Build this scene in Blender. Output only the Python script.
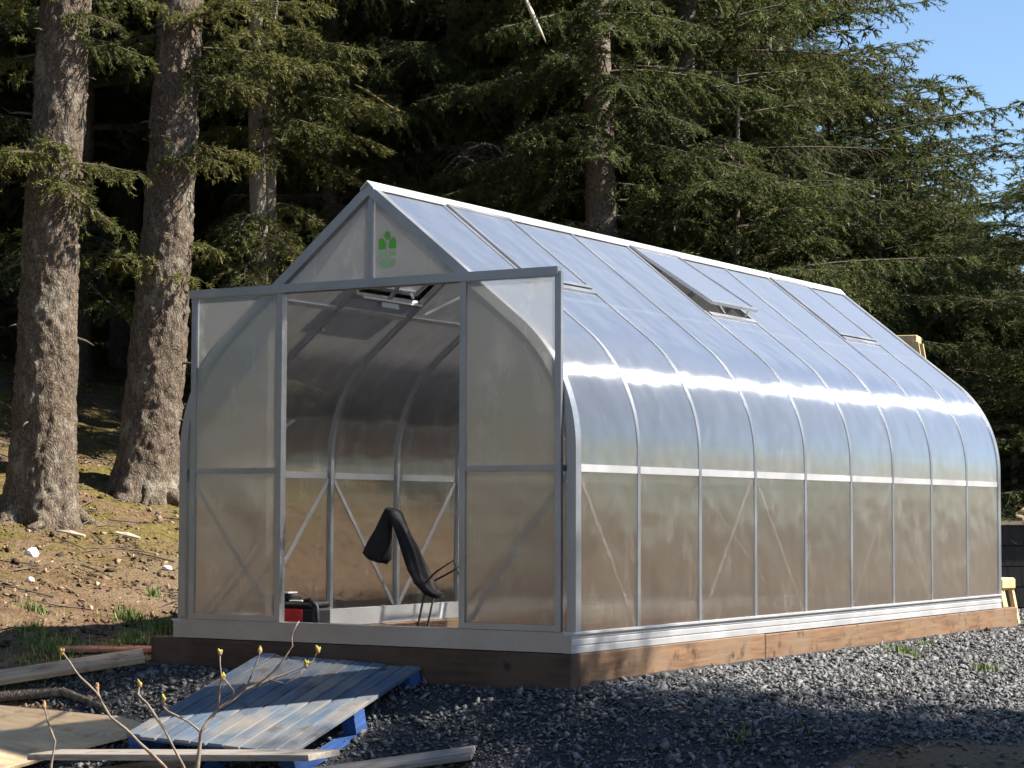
import bpy, bmesh, math, random
import numpy as np
from mathutils import Vector, Matrix, noise

for o in list(bpy.data.objects):
    bpy.data.objects.remove(o)
SC = bpy.context.scene
COL = SC.collection
R = math.radians

# ------------------------------------------------------------------ camera
YAW, PITCH, ROLL = R(31.6143), R(3.47338), R(0.17729)
CAM = Vector((7.67036, -10.71307, 0.79555))
vd = Vector((-math.sin(YAW) * math.cos(PITCH), math.cos(YAW) * math.cos(PITCH), math.sin(PITCH)))
vr = vd.cross(Vector((0, 0, 1))).normalized()
vu = vr.cross(vd)
right = vr * math.cos(ROLL) + vu * math.sin(ROLL)
up = vu * math.cos(ROLL) - vr * math.sin(ROLL)
cam = bpy.data.cameras.new('camera')
cam.sensor_width = 36.0
cam.lens = 2148.54 * 36 / 1024
cam.clip_start, cam.clip_end = 0.1, 2000
co = bpy.data.objects.new('camera', cam)
COL.objects.link(co)
M3 = Matrix((right, up, -vd)).transposed()
co.matrix_world = Matrix.Translation(CAM) @ M3.to_4x4()
SC.camera = co

# ------------------------------------------------------------------ sky, sun, exposure
SUN_EL, SUN_PHI = R(44), R(27)          # elevation; azimuth from +X towards +Y
sun_dir = Vector((math.cos(SUN_EL) * math.cos(SUN_PHI), math.cos(SUN_EL) * math.sin(SUN_PHI), math.sin(SUN_EL)))
world = bpy.data.worlds.new('World')
SC.world = world
world.use_nodes = True
wn = world.node_tree
wn.nodes.clear()
sky = wn.nodes.new('ShaderNodeTexSky')
sky.sky_type = 'NISHITA'
sky.sun_disc = False
sky.sun_elevation = SUN_EL
sky.sun_rotation = math.pi / 2 - SUN_PHI
sky.air_density, sky.dust_density, sky.ozone_density = 1.0, 0.05, 4.0
bg = wn.nodes.new('ShaderNodeBackground')
bg.inputs[1].default_value = 0.064
wo = wn.nodes.new('ShaderNodeOutputWorld')
wn.links.new(sky.outputs[0], bg.inputs[0])
wn.links.new(bg.outputs[0], wo.inputs[0])
sun = bpy.data.lights.new('sun', 'SUN')
sun.energy = 5.0
sun.angle = R(0.53)
sun.color = (1.0, 0.93, 0.82)
so = bpy.data.objects.new('sun', sun)
COL.objects.link(so)
so.rotation_euler = (-sun_dir).to_track_quat('-Z', 'Y').to_euler()
so.location = sun_dir * 60

SC.view_settings.view_transform = 'Standard'
SC.view_settings.look = 'None'
SC.view_settings.exposure = 1.5
SC.view_settings.gamma = 1.0
SC.view_settings.use_curve_mapping = False
SC.render.engine = 'CYCLES'
cy = SC.cycles
cy.max_bounces, cy.diffuse_bounces, cy.glossy_bounces = 7, 2, 3
cy.transmission_bounces, cy.transparent_max_bounces = 8, 14
cy.sample_clamp_indirect = 4.0
cy.use_denoising = True
cy.use_adaptive_sampling = True
cy.adaptive_threshold = 0.02

# ------------------------------------------------------------------ helpers
rng = np.random.default_rng(7)
random.seed(7)


def link(o, parent=None):
    COL.objects.link(o)
    if parent:
        o.parent = parent
    return o


def tag(o, label=None, cat=None, group=None, kind=None):
    if label: o['label'] = label
    if cat: o['category'] = cat
    if group: o['group'] = group
    if kind: o['kind'] = kind
    return o


def empty(name, loc=(0, 0, 0), rot=(0, 0, 0)):
    o = bpy.data.objects.new(name, None)
    o.empty_display_size = 0.2
    o.location = loc
    o.rotation_euler = rot
    return link(o)


class MB:
    """collects verts / faces, then links them as one mesh object"""
    def __init__(s):
        s.v, s.f, s.sm = [], [], []

    def quad_strip(s, rings, closed=True, cap=True, smooth=False):
        b = len(s.v)
        n = len(rings[0])
        for r_ in rings:
            s.v.extend([tuple(p) for p in r_])
        for i in range(len(rings) - 1):
            for j in range(n if closed else n - 1):
                k = (j + 1) % n
                s.f.append((b + i * n + j, b + i * n + k, b + (i + 1) * n + k, b + (i + 1) * n + j)); s.sm.append(smooth)
        if cap and closed:
            s.f.append(tuple(b + j for j in reversed(range(n)))); s.sm.append(False)
            s.f.append(tuple(b + (len(rings) - 1) * n + j for j in range(n))); s.sm.append(False)
        return s

    def box(s, lo, hi, M=None, ch=0.0):
        x0, y0, z0 = lo; x1, y1, z1 = hi
        if ch <= 0:
            P = [(x0, y0, z0), (x1, y0, z0), (x1, y1, z0), (x0, y1, z0), (x0, y0, z1), (x1, y0, z1), (x1, y1, z1), (x0, y1, z1)]
            F = [(3, 2, 1, 0), (4, 5, 6, 7), (0, 1, 5, 4), (1, 2, 6, 5), (2, 3, 7, 6), (3, 0, 4, 7)]
        else:
            bm = bmesh.new()
            bmesh.ops.create_cube(bm, size=1)
            for v in bm.verts:
                v.co = ((x0 + x1) / 2 + v.co.x * (x1 - x0), (y0 + y1) / 2 + v.co.y * (y1 - y0), (z0 + z1) / 2 + v.co.z * (z1 - z0))
            bmesh.ops.bevel(bm, geom=list(bm.edges), offset=ch, segments=1, affect='EDGES')
            bm.verts.index_update()
            P = [v.co.copy() for v in bm.verts]
            F = [tuple(v.index for v in f.verts) for f in bm.faces]
            bm.free()
        b = len(s.v)
        for p in P:
            s.v.append(tuple(M @ Vector(p)) if M else tuple(p))
        for f in F:
            s.f.append(tuple(b + i for i in f)); s.sm.append(False)
        return s

    def bar(s, a, b_, w, h, upv=(0, 0, 1)):
        """rectangular bar from a to b; w across, h along upv"""
        a, b_ = Vector(a), Vector(b_)
        d = (b_ - a).normalized()
        x = d.cross(Vector(upv)).normalized()
        z = x.cross(d)
        rg = []
        for p in (a, b_):
            rg.append([p - x * w / 2 - z * h / 2, p + x * w / 2 - z * h / 2, p + x * w / 2 + z * h / 2, p - x * w / 2 + z * h / 2])
        return s.quad_strip(rg)

    def tube(s, pts, rad, n=8, cap=True, smooth=True, jit=0.0):
        pts = [Vector(p) for p in pts]
        rg = []
        for i, p in enumerate(pts):
            d = (pts[min(i + 1, len(pts) - 1)] - pts[max(i - 1, 0)]).normalized()
            a = Vector((0, 0, 1)) if abs(d.z) < 0.9 else Vector((1, 0, 0))
            x = d.cross(a).normalized(); y = x.cross(d)
            r_ = rad[i] if hasattr(rad, '__len__') else rad
            rg.append([p + (x * math.cos(t) + y * math.sin(t)) * r_ * (1 + jit * random.uniform(-1, 1)) for t in [2 * math.pi * k / n for k in range(n)]])
        return s.quad_strip(rg, True, cap, smooth)

    def poly(s, P):
        b = len(s.v)
        s.v.extend([tuple(p) for p in P])
        s.f.append(tuple(range(b, b + len(P)))); s.sm.append(False)
        return s

    def prism(s, P, ext):
        """extrude polygon P (list of 3d points) by vector ext"""
        e = Vector(ext)
        a = [Vector(p) for p in P]
        return s.quad_strip([a, [p + e for p in a]])

    def build(s, name, mat, parent=None):
        me = bpy.data.meshes.new(name)
        me.from_pydata(s.v, [], s.f)
        me.polygons.foreach_set('use_smooth', s.sm)
        me.materials.append(mat)
        me.update()
        o = bpy.data.objects.new(name, me)
        return link(o, parent)


def np_mesh(name, V, F, mat, smooth=False):
    """fast mesh from numpy arrays; F (n,3)"""
    me = bpy.data.meshes.new(name)
    V = np.ascontiguousarray(V, dtype=np.float32); F = np.ascontiguousarray(F, dtype=np.int32)
    me.vertices.add(len(V)); me.vertices.foreach_set('co', V.ravel())
    k = F.shape[1]
    me.loops.add(F.size); me.loops.foreach_set('vertex_index', F.ravel())
    me.polygons.add(len(F)); me.polygons.foreach_set('loop_start', np.arange(0, F.size, k, dtype=np.int32))
    if smooth:
        me.polygons.foreach_set('use_smooth', np.ones(len(F), dtype=bool))
    me.materials.append(mat)
    me.update(calc_edges=True)
    return me


# ------------------------------------------------------------------ materials
class NT:
    def __init__(s, name):
        s.m = bpy.data.materials.new(name)
        s.m.use_nodes = True
        s.t = s.m.node_tree
        s.t.nodes.clear()
        s.out = s.n('ShaderNodeOutputMaterial')

    def n(s, typ, **kw):
        nd = s.t.nodes.new(typ)
        for k, v in kw.items():
            if k[0] == '_':
                setattr(nd, k[1:], v)
            else:
                key = k.replace('__', ' ')
                if isinstance(v, bpy.types.NodeSocket):
                    s.t.links.new(v, nd.inputs[key])
                else:
                    nd.inputs[key].default_value = v
        return nd

    def l(s, a, b):
        s.t.links.new(a, b)

    def coord(s, which='Object', scale=(1, 1, 1), rot=(0, 0, 0)):
        tc = s.n('ShaderNodeTexCoord')
        mp = s.n('ShaderNodeMapping')
        mp.inputs['Scale'].default_value = scale
        mp.inputs['Rotation'].default_value = rot
        s.l(tc.outputs[which], mp.inputs['Vector'])
        return mp.outputs[0]

    def noise(s, vec, scale, detail=4, rough=0.55):
        nd = s.n('ShaderNodeTexNoise', Scale=scale, Detail=detail, Roughness=rough)
        if vec: s.l(vec, nd.inputs['Vector'])
        return nd.outputs[0]

    def ramp(s, fac, stops):
        nd = s.n('ShaderNodeValToRGB')
        cr = nd.color_ramp
        while len(cr.elements) < len(stops):
            cr.elements.new(0.5)
        for e, (p, c) in zip(cr.elements, stops):
            e.position = p
            e.color = (*c, 1) if len(c) == 3 else c
        s.l(fac, nd.inputs[0])
        return nd.outputs[0]

    def mix(s, fac, a, b, mode='MIX'):
        nd = s.n('ShaderNodeMix', _data_type='RGBA', _blend_type=mode)
        for sock, v in ((nd.inputs[0], fac), (nd.inputs[6], a), (nd.inputs[7], b)):
            if isinstance(v, bpy.types.NodeSocket): s.l(v, sock)
            else: sock.default_value = v if not isinstance(v, tuple) or len(v) == 4 else (*v, 1)
        return nd.outputs[2]

    def math(s, op, a, b=0.0, c=None):
        nd = s.n('ShaderNodeMath', _operation=op)
        for i, v in enumerate((a, b) if c is None else (a, b, c)):
            if isinstance(v, bpy.types.NodeSocket): s.l(v, nd.inputs[i])
            else: nd.inputs[i].default_value = v
        return nd.outputs[0]

    def bump(s, h, strength=0.5, dist=0.01):
        nd = s.n('ShaderNodeBump', Strength=strength, Distance=dist)
        s.l(h, nd.inputs['Height'])
        return nd.outputs[0]

    def pbsdf(s, col, rough=0.7, normal=None, **kw):
        p = s.n('ShaderNodeBsdfPrincipled', **kw)
        for sock, v in ((p.inputs['Base Color'], col), (p.inputs['Roughness'], rough)):
            if isinstance(v, bpy.types.NodeSocket): s.l(v, sock)
            else: sock.default_value = (*v, 1) if isinstance(v, tuple) else v
        if normal: s.l(normal, p.inputs['Normal'])
        s.l(p.outputs[0], s.out.inputs[0])
        return p


def m_plain(name, col, rough=0.6, metal=0.0, var=0.25, nscale=9):
    t = NT(name)
    c = t.coord()
    f = t.noise(c, nscale, 5)
    lo = tuple(x * (1 - var) for x in col); hi = tuple(min(1, x * (1 + var)) for x in col)
    t.pbsdf(t.ramp(f, [(0.3, lo), (0.7, hi)]), rough, t.bump(t.noise(c, nscale * 6, 3), 0.15, 0.004), Metallic=metal)
    return t.m


def m_alu(name='aluminium', lo=(0.32, 0.33, 0.35), hi=(0.43, 0.44, 0.46), metal=0.85, rough=0.28):
    t = NT(name)
    c = t.coord()
    f = t.noise(c, 3, 5)
    g = t.noise(c, 40, 3)
    col = t.mix(t.math('MULTIPLY', g, 0.35), t.ramp(f, [(0.3, lo), (0.7, hi)]), tuple(x * .85 for x in lo))
    rg = t.math('MULTIPLY_ADD', f, 0.25, rough)
    t.pbsdf(col, rg, t.bump(g, 0.05, 0.002), Metallic=metal)
    return t.m


def m_wood(name, lo, hi, grain_axis='X', rough=0.75, stain=None, patch=None, knots=True, wear=0.5):
    """long-grained wood; grain runs along grain_axis of the object"""
    t = NT(name)
    sc = {'X': (1.2, 16, 16), 'Y': (16, 1.2, 16), 'Z': (16, 16, 1.2)}[grain_axis]
    oi = t.n('ShaderNodeObjectInfo')
    tc = t.n('ShaderNodeTexCoord')
    off = t.n('ShaderNodeVectorMath', _operation='ADD')
    t.l(tc.outputs['Object'], off.inputs[0])
    cmb = t.n('ShaderNodeCombineXYZ')
    rr = t.math('MULTIPLY', oi.outputs['Random'], 37.0)
    for i in range(3): t.l(rr, cmb.inputs[i])
    t.l(cmb.outputs[0], off.inputs[1])
    mp = t.n('ShaderNodeMapping'); mp.inputs['Scale'].default_value = sc
    t.l(off.outputs[0], mp.inputs['Vector'])
    g = t.noise(mp.outputs[0], 2.2, 8, 0.65)
    col = t.ramp(g, [(0.28, lo), (0.68, hi)])
    big = t.noise(off.outputs[0], 2.3, 4)
    if patch:
        col = t.mix(t.ramp(big, [(0.5 - 0.12 * wear, (0, 0, 0)), (0.58 + 0.08 * wear, (1, 1, 1))]), col, t.mix(g, patch, tuple(min(1, x * 1.6) for x in patch)))
    if stain:
        sp_ = t.noise(off.outputs[0], 7.0, 5, 0.6)
        col = t.mix(t.ramp(sp_, [(0.56, (0, 0, 0)), (0.70, (1, 1, 1))]), col, stain)
    if knots:
        vo = t.n('ShaderNodeTexVoronoi', Scale=3.1)
        t.l(off.outputs[0], vo.inputs['Vector'])
        col = t.mix(t.ramp(vo.outputs['Distance'], [(0.05, (0.85, 0.85, 0.85)), (0.11, (0, 0, 0))]), col, tuple(x * 0.35 for x in lo))
    hv = t.mix(t.math('ADD', t.math('MULTIPLY', oi.outputs['Random'], 0.3), 0.0), col, t.mix(1.0, col, (0.7, 0.68, 0.66), 'MULTIPLY'))
    t.pbsdf(hv, rough, t.bump(g, 0.5, 0.006))
    return t.m


def m_poly(name, tangent, base=0.022, tint=(0.60, 0.55, 0.49), clear=0.18, blur=0.07, graze=0.9, haze=(0.70, 0.67, 0.63), ripple=0.18):
    """twin-wall polycarbonate: channels smear what lies behind across them, and stretch highlights"""
    t = NT(name)
    geo = t.n('ShaderNodeNewGeometry')
    c = geo.outputs['Position']
    sc = t.n('ShaderNodeVectorMath', _operation='SCALE'); t.l(c, sc.inputs[0]); sc.inputs[3].default_value = 311.7
    wnz = t.n('ShaderNodeTexWhiteNoise', _noise_dimensions='3D'); t.l(sc.outputs[0], wnz.inputs['Vector'])
    sepc = t.n('ShaderNodeSeparateColor'); t.l(wnz.outputs['Color'], sepc.inputs[0])
    k = t.math('MULTIPLY', t.math('SUBTRACT', t.math('ADD', sepc.outputs[0], sepc.outputs[1]), 1.0), 1.25)
    tv = t.n('ShaderNodeVectorMath', _operation='SCALE'); tv.inputs[0].default_value = tangent; t.l(k, tv.inputs[3])
    # scuffs: pale dusty smears, and dirt
    oi = t.n('ShaderNodeObjectInfo')
    so_ = t.n('ShaderNodeCombineXYZ'); t.l(t.math('MULTIPLY', oi.outputs['Random'], 41.0), so_.inputs[2])
    sadd = t.n('ShaderNodeVectorMath', _operation='ADD'); t.l(c, sadd.inputs[0]); t.l(so_.outputs[0], sadd.inputs[1])
    mpd = t.n('ShaderNodeMapping'); mpd.inputs['Scale'].default_value = (2.2, 2.2, 0.9); t.l(sadd.outputs[0], mpd.inputs['Vector'])
    sm = t.ramp(t.noise(mpd.outputs[0], 2.2, 8, 0.74), [(0.55, (0, 0, 0)), (0.76, (1, 1, 1))])
    # gentle ripple of the sheet
    rip = t.noise(sadd.outputs[0], 2.0, 2)
    bm_ = t.n('ShaderNodeBump', Strength=ripple, Distance=0.05); t.l(rip, bm_.inputs['Height'])
    ad = t.n('ShaderNodeVectorMath', _operation='ADD'); t.l(bm_.outputs[0], ad.inputs[0]); t.l(tv.outputs[0], ad.inputs[1])
    nm = t.n('ShaderNodeVectorMath', _operation='NORMALIZE'); t.l(ad.outputs[0], nm.inputs[0])
    fine = t.noise(c, 60, 3)
    refr = t.n('ShaderNodeBsdfRefraction', IOR=1.17, Roughness=blur)
    refr.inputs['Color'].default_value = (*tint, 1)
    t.l(nm.outputs[0], refr.inputs['Normal'])
    tran = t.n('ShaderNodeBsdfTransparent'); tran.inputs[0].default_value = (0.86, 0.84, 0.81, 1)
    trl = t.n('ShaderNodeBsdfTranslucent'); trl.inputs[0].default_value = (0.84, 0.81, 0.77, 1)
    dif = t.n('ShaderNodeBsdfDiffuse'); dif.inputs[0].default_value = (*haze, 1)
    def mixs(f, a, b):
        m = t.n('ShaderNodeMixShader')
        if isinstance(f, bpy.types.NodeSocket): t.l(f, m.inputs[0])
        else: m.inputs[0].default_value = f
        t.l(a.outputs[0], m.inputs[1]); t.l(b.outputs[0], m.inputs[2])
        return m
    dt = t.n('ShaderNodeVectorMath', _operation='DOT_PRODUCT')
    t.l(geo.outputs['Incoming'], dt.inputs[0]); t.l(bm_.outputs[0], dt.inputs[1])
    gr = t.math('SUBTRACT', 1.0, t.math('MINIMUM', t.math('ABSOLUTE', dt.outputs['Value']), 1.0))
    see = mixs(clear, refr, tran)
    milk = mixs(t.math('MULTIPLY_ADD', t.math('MULTIPLY', gr, gr), 0.40, 0.36), trl, dif)
    fl = t.n('ShaderNodeVectorMath', _operation='DOT_PRODUCT'); t.l(c, fl.inputs[0]); fl.inputs[1].default_value = tangent
    flute = t.math('MULTIPLY_ADD', t.math('SINE', t.math('MULTIPLY', fl.outputs['Value'], 300.0)), 0.04, 1.0)
    hz = t.math('MULTIPLY', t.math('MULTIPLY_ADD', t.math('POWER', gr, 4.5), graze, base), flute)
    body = mixs(t.math('MULTIPLY_ADD', sm, 0.26, hz), see, milk)
    ff = t.math('MINIMUM', t.math('MULTIPLY_ADD', t.math('POWER', gr, 3.0), 1.62, 0.09), 0.77)
    gl = t.n('ShaderNodeBsdfGlossy', Roughness=0.33, Anisotropy=-0.87)
    gl.inputs['Color'].default_value = (0.96, 0.97, 1.0, 1)
    tg = t.n('ShaderNodeCombineXYZ')
    for i in range(3): tg.inputs[i].default_value = tangent[i]
    t.l(tg.outputs[0], gl.inputs['Tangent']); t.l(bm_.outputs[0], gl.inputs['Normal'])
    fin = mixs(ff, body, gl)
    t.l(fin.outputs[0], t.out.inputs[0])
    return t.m


def m_bark(name, lo=(0.035, 0.028, 0.022), hi=(0.20, 0.165, 0.13), scale=1.0, lichen=0.25):
    t = NT(name)
    c = t.coord('Object', (1, 1, 0.55))
    vo = t.n('ShaderNodeTexVoronoi', Scale=40 * scale, _feature='DISTANCE_TO_EDGE')
    wob = t.n('ShaderNodeVectorMath', _operation='ADD')
    nz = t.n('ShaderNodeTexNoise', Scale=9 * scale, Detail=4)
    t.l(c, nz.inputs['Vector'])
    sc = t.n('ShaderNodeVectorMath', _operation='SCALE'); sc.inputs[3].default_value = 0.16 / scale
    t.l(nz.outputs['Color'], sc.inputs[0]); t.l(c, wob.inputs[0]); t.l(sc.outputs[0], wob.inputs[1])
    t.l(wob.outputs[0], vo.inputs['Vector'])
    e = t.ramp(vo.outputs['Distance'], [(0.0, (0, 0, 0)), (0.28, (1, 1, 1))])
    f = t.noise(c, 30 * scale, 6, 0.7)
    h = t.math('ADD', t.math('MULTIPLY', e, 0.38), t.math('MULTIPLY', f, 0.85))
    col = t.ramp(h, [(0.2, lo), (0.85, hi)])
    li = t.noise(c, 6 * scale, 6, 0.7)
    col = t.mix(t.math('MULTIPLY', t.ramp(li, [(0.52, (0, 0, 0)), (0.68, (1, 1, 1))]), lichen), col, (0.42, 0.40, 0.33))
    # moss and rusty needles round the foot
    t.pbsdf(col, 0.9, t.bump(h, 0.8, 0.016), Specular__IOR__Level=0.2)
    return t.m


def m_needles(name, dark=(0.036, 0.054, 0.017), light=(0.145, 0.162, 0.046)):
    t = NT(name)
    c = t.coord()
    oi = t.n('ShaderNodeObjectInfo')
    f = t.math('ADD', t.noise(c, 1.1, 3), t.math('MULTIPLY', t.math('SUBTRACT', t.noise(c, 9, 2), 0.5), 0.7))
    f = t.math('ADD', f, t.math('MULTIPLY', t.math('SUBTRACT', oi.outputs['Random'], 0.5), 0.16))
    col = t.ramp(f, [(0.25, dark), (0.55, tuple((a + b) / 2 for a, b in zip(dark, light))), (0.8, light)])
    br = t.ramp(t.noise(c, 2.3, 4), [(0.60, (0, 0, 0)), (0.72, (1, 1, 1))])
    col = t.mix(t.math('MULTIPLY', br, 0.55), col, (0.085, 0.060, 0.028))
    d = t.n('ShaderNodeBsdfPrincipled', Roughness=0.6)
    d.inputs['Specular IOR Level'].default_value = 0.25
    t.l(col, d.inputs['Base Color'])
    tl = t.n('ShaderNodeBsdfTranslucent'); t.l(col, tl.inputs[0])
    m = t.n('ShaderNodeMixShader'); m.inputs[0].default_value = 0.36
    t.l(d.outputs[0], m.inputs[1]); t.l(tl.outputs[0], m.inputs[2]); t.l(m.outputs[0], t.out.inputs[0])
    return t.m


def m_ground():
    t = NT('ground_earth')
    at = t.n('ShaderNodeAttribute', _attribute_name='gravel')
    am = t.n('ShaderNodeAttribute', _attribute_name='moss')
    geo = t.n('ShaderNodeNewGeometry')
    c = geo.outputs['Position']
    n1 = t.noise(c, 1.3, 6, 0.6); n2 = t.noise(c, 14, 6, 0.7); n3 = t.noise(c, 60, 3)
    soil = t.ramp(n2, [(0.30, (0.045, 0.028, 0.016)), (0.5, (0.14, 0.088, 0.049)), (0.72, (0.25, 0.165, 0.095))])
    soil = t.mix(t.ramp(n1, [(0.42, (0, 0, 0)), (0.62, (1, 1, 1))]), soil, t.mix(n3, (0.11, 0.080, 0.055), (0.27, 0.195, 0.125)))
    moss = t.ramp(n2, [(0.3, (0.055, 0.048, 0.012)), (0.7, (0.22, 0.175, 0.045))])
    mf = t.math('MULTIPLY', am.outputs['Fac'], t.ramp(t.noise(c, 2.1, 5, 0.65), [(0.42, (0, 0, 0)), (0.56, (1, 1, 1))]))
    soil = t.mix(mf, soil, moss)
    grav = t.ramp(t.noise(c, 45, 4, 0.7), [(0.3, (0.018, 0.019, 0.022)), (0.7, (0.085, 0.087, 0.093))])
    gf = t.math('ADD', at.outputs['Fac'], t.math('MULTIPLY', t.math('SUBTRACT', t.noise(c, 5, 4), 0.5), 0.5))
    gf = t.ramp(gf, [(0.45, (0, 0, 0)), (0.55, (1, 1, 1))])
    col = t.mix(gf, soil, grav)
    h = t.math('ADD', n2, t.math('MULTIPLY', n3, 0.6))
    t.pbsdf(col, 0.95, t.bump(h, 0.9, 0.05), Specular__IOR__Level=0.15)
    return t.m


def m_stone(name, lo, hi, scale=6):
    """each stone gets its own grey: cell noise on the position, plus grain"""
    t = NT(name)
    ri = t.n('ShaderNodeNewGeometry')
    c = t.coord()
    f = t.math('ADD', t.math('MULTIPLY', ri.outputs['Random Per Island'], 0.75), t.math('MULTIPLY', t.noise(c, 70, 3), 0.3))
    t.pbsdf(t.ramp(f, [(0.1, lo), (0.95, hi)]), 0.62, None, Specular__IOR__Level=0.5)
    return t.m


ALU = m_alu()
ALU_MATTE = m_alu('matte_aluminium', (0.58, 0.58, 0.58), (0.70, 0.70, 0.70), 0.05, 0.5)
ALU_PALE = m_alu('sunlit_aluminium', (0.42, 0.42, 0.43), (0.56, 0.56, 0.57), 0.5, 0.36)  # lightened aluminium: sunlight on the flat rails is put into the colour
POLY_S = m_poly('polycarbonate_side', (0, 1, 0))
POLY_G = m_poly('polycarbonate_gable', (1, 0, 0), 0.14, (0.72, 0.68, 0.62), 0.16, 0.12, 2.0)
POLY_R = m_poly('polycarbonate_roof', (0, 1, 0), 0.10, (0.76, 0.72, 0.67), 0.50, 0.14, 2.3, (0.66, 0.70, 0.735), 0.30)
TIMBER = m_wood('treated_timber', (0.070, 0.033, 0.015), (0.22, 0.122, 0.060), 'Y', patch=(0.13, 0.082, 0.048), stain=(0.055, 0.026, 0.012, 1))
TIMBER_X = m_wood('treated_timber_shaded', (0.028, 0.014, 0.008), (0.085, 0.045, 0.024), 'X', patch=(0.07, 0.042, 0.026), stain=(0.055, 0.026, 0.012, 1))  # darker copy of TIMBER: the shade on the front is put into the colour
PALE_WOOD = m_wood('pale_board', (0.30, 0.21, 0.13), (0.58, 0.45, 0.31), 'X', stain=(0.22, 0.15, 0.10, 1))
GREY_WOOD = m_wood('weathered_board', (0.13, 0.115, 0.10), (0.36, 0.32, 0.28), 'X', stain=(0.10, 0.09, 0.08, 1))
RED_WOOD = m_wood('reddish_board', (0.18, 0.07, 0.045), (0.34, 0.16, 0.10), 'X')
YEL_WOOD = m_wood('fresh_wood', (0.48, 0.33, 0.15), (0.68, 0.52, 0.28), 'Z')
BLUE_WOOD = m_wood('worn_blue_board', (0.035, 0.070, 0.125), (0.105, 0.145, 0.20), 'Y', patch=(0.165, 0.15, 0.13), stain=(0.08, 0.078, 0.075, 1), wear=.9)
BLUE_SIDE = m_wood('blue_pallet_side', (0.012, 0.045, 0.17), (0.03, 0.095, 0.30), 'Y', knots=False)
BARK = m_bark('spruce_bark')
BARK_BIG = m_bark('scaly_spruce_bark', (0.011, 0.008, 0.006), (0.175, 0.135, 0.10), 0.9, 0.40)
BARK_PALE = m_bark('pale_spruce_bark', (0.10, 0.08, 0.06), (0.36, 0.30, 0.23), 1.6, 0.3)
TWIG = m_plain('dry_twig', (0.080, 0.062, 0.044), 0.9, 0, 0.4, 20)
NEEDLE = m_needles('spruce_needles')
NEEDLE_B = m_needles('spruce_needles_olive', (0.050, 0.062, 0.019), (0.195, 0.190, 0.054))
NEEDLE_C = m_needles('spruce_needles_deep_green', (0.028, 0.044, 0.016), (0.115, 0.13, 0.040))  # darkest of the three needle greens
GROUND = m_ground()
BLACK = m_plain('black_plastic', (0.014, 0.014, 0.015), 0.45)
CLOTH = m_plain('black_cloth', (0.013, 0.012, 0.014), 0.85, 0, 0.4, 14)
ROD = m_plain('dark_metal_rod', (0.09, 0.075, 0.065), 0.4, 0.6)
RED = m_plain('red_plastic', (0.70, 0.03, 0.03), 0.4)
WHITE = m_plain('white_paint', (0.72, 0.71, 0.68), 0.5)
GREEN = m_plain('green_print', (0.10, 0.42, 0.04), 0.6, 0, 0.15)
GREEN_PALE = m_plain('faded_green_print', (0.33, 0.50, 0.27), 0.6, 0, 0.15)

# ------------------------------------------------------------------ ground
def sp(x, k=.25):
    return .5 * (x + np.sqrt(x * x + k * k))


def terrain(x, y):
    x = np.asarray(x, float); y = np.asarray(y, float)
    z = -.17 + 0 * x
    f = sp(-y - .12, .15); z = z - .46 * (f - sp(f - 1.9, .5))
    rgt = sp(x - 1.75, .3); z = z - .10 * (rgt - sp(rgt - 4, .8))
    dl = sp(-x - 2.0, .5); z = z + .24 * (dl - .5 * sp(dl - 22, 4))
    z = z + .10 * (sp(y - 3.2, .6) - sp(y - 9, .6)) * np.clip(-(x + 1.9) / 2, 0, 1)
    bk = sp(y - 10.5, 1.2); z = z + .075 * (bk - .6 * sp(bk - 60, 8)) * np.clip((x + 25) / 20, .0, 1) * 1.0
    z = z - .10 * np.exp(-((x - .85) / .42) ** 2 - ((y + .70) / .6) ** 2)
    l = np.clip((-x - 1.7) / 1.0, 0, 1)
    z = z + l * (.05 * np.sin(1.3 * x + .7 * y + 1) * np.sin(.9 * y - .6 * x) + .025 * np.sin(3.1 * x - 1.7 * y) * np.sin(2.3 * y + 1.9 * x + 2))
    return z


def gz(x, y):
    return float(terrain(x, y))


def axis(a, b, step, far):
    mid = np.arange(a, b + 1e-6, step)
    out, st, v = [], step, b
    while v < far:
        st *= 1.35; v += st; out.append(v)
    lo, st, v = [], step, a
    while v > -far:
        st *= 1.35; v -= st; lo.append(v)
    return np.array(lo[::-1] + list(mid) + out)


gx, gy = axis(-13, 7, .11, 500), axis(-3.2, 13, .11, 500)
GX, GY = np.meshgrid(gx, gy)
GZ = terrain(GX, GY)
near = (np.abs(GX) < 16) & (np.abs(GY) < 16)
rough_l = np.clip((-GX - 1.6) / .4, 0, 1)
fn = np.zeros_like(GZ)
for (i, j) in zip(*np.where(near)):
    p = Vector((GX[i, j], GY[i, j], 0))
    fn[i, j] = .022 * noise.noise(p * 3.7) + .014 * noise.noise(p * 9.1)
GZ = GZ + fn * (0.35 + rough_l)
inside = (np.abs(GX) < 1.5) & (GY > 0.1) & (GY < 7.4)
GZ = np.where(inside, np.maximum(GZ, -.12), GZ)
nx_, ny_ = len(gx), len(gy)
V = np.stack([GX.ravel(), GY.ravel(), GZ.ravel()], 1)
idx = np.arange(nx_ * ny_).reshape(ny_, nx_)
F = np.stack([idx[:-1, :-1].ravel(), idx[:-1, 1:].ravel(), idx[1:, 1:].ravel(), idx[1:, :-1].ravel()], 1)
gme = np_mesh('ground', V, F, GROUND, True)


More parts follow.
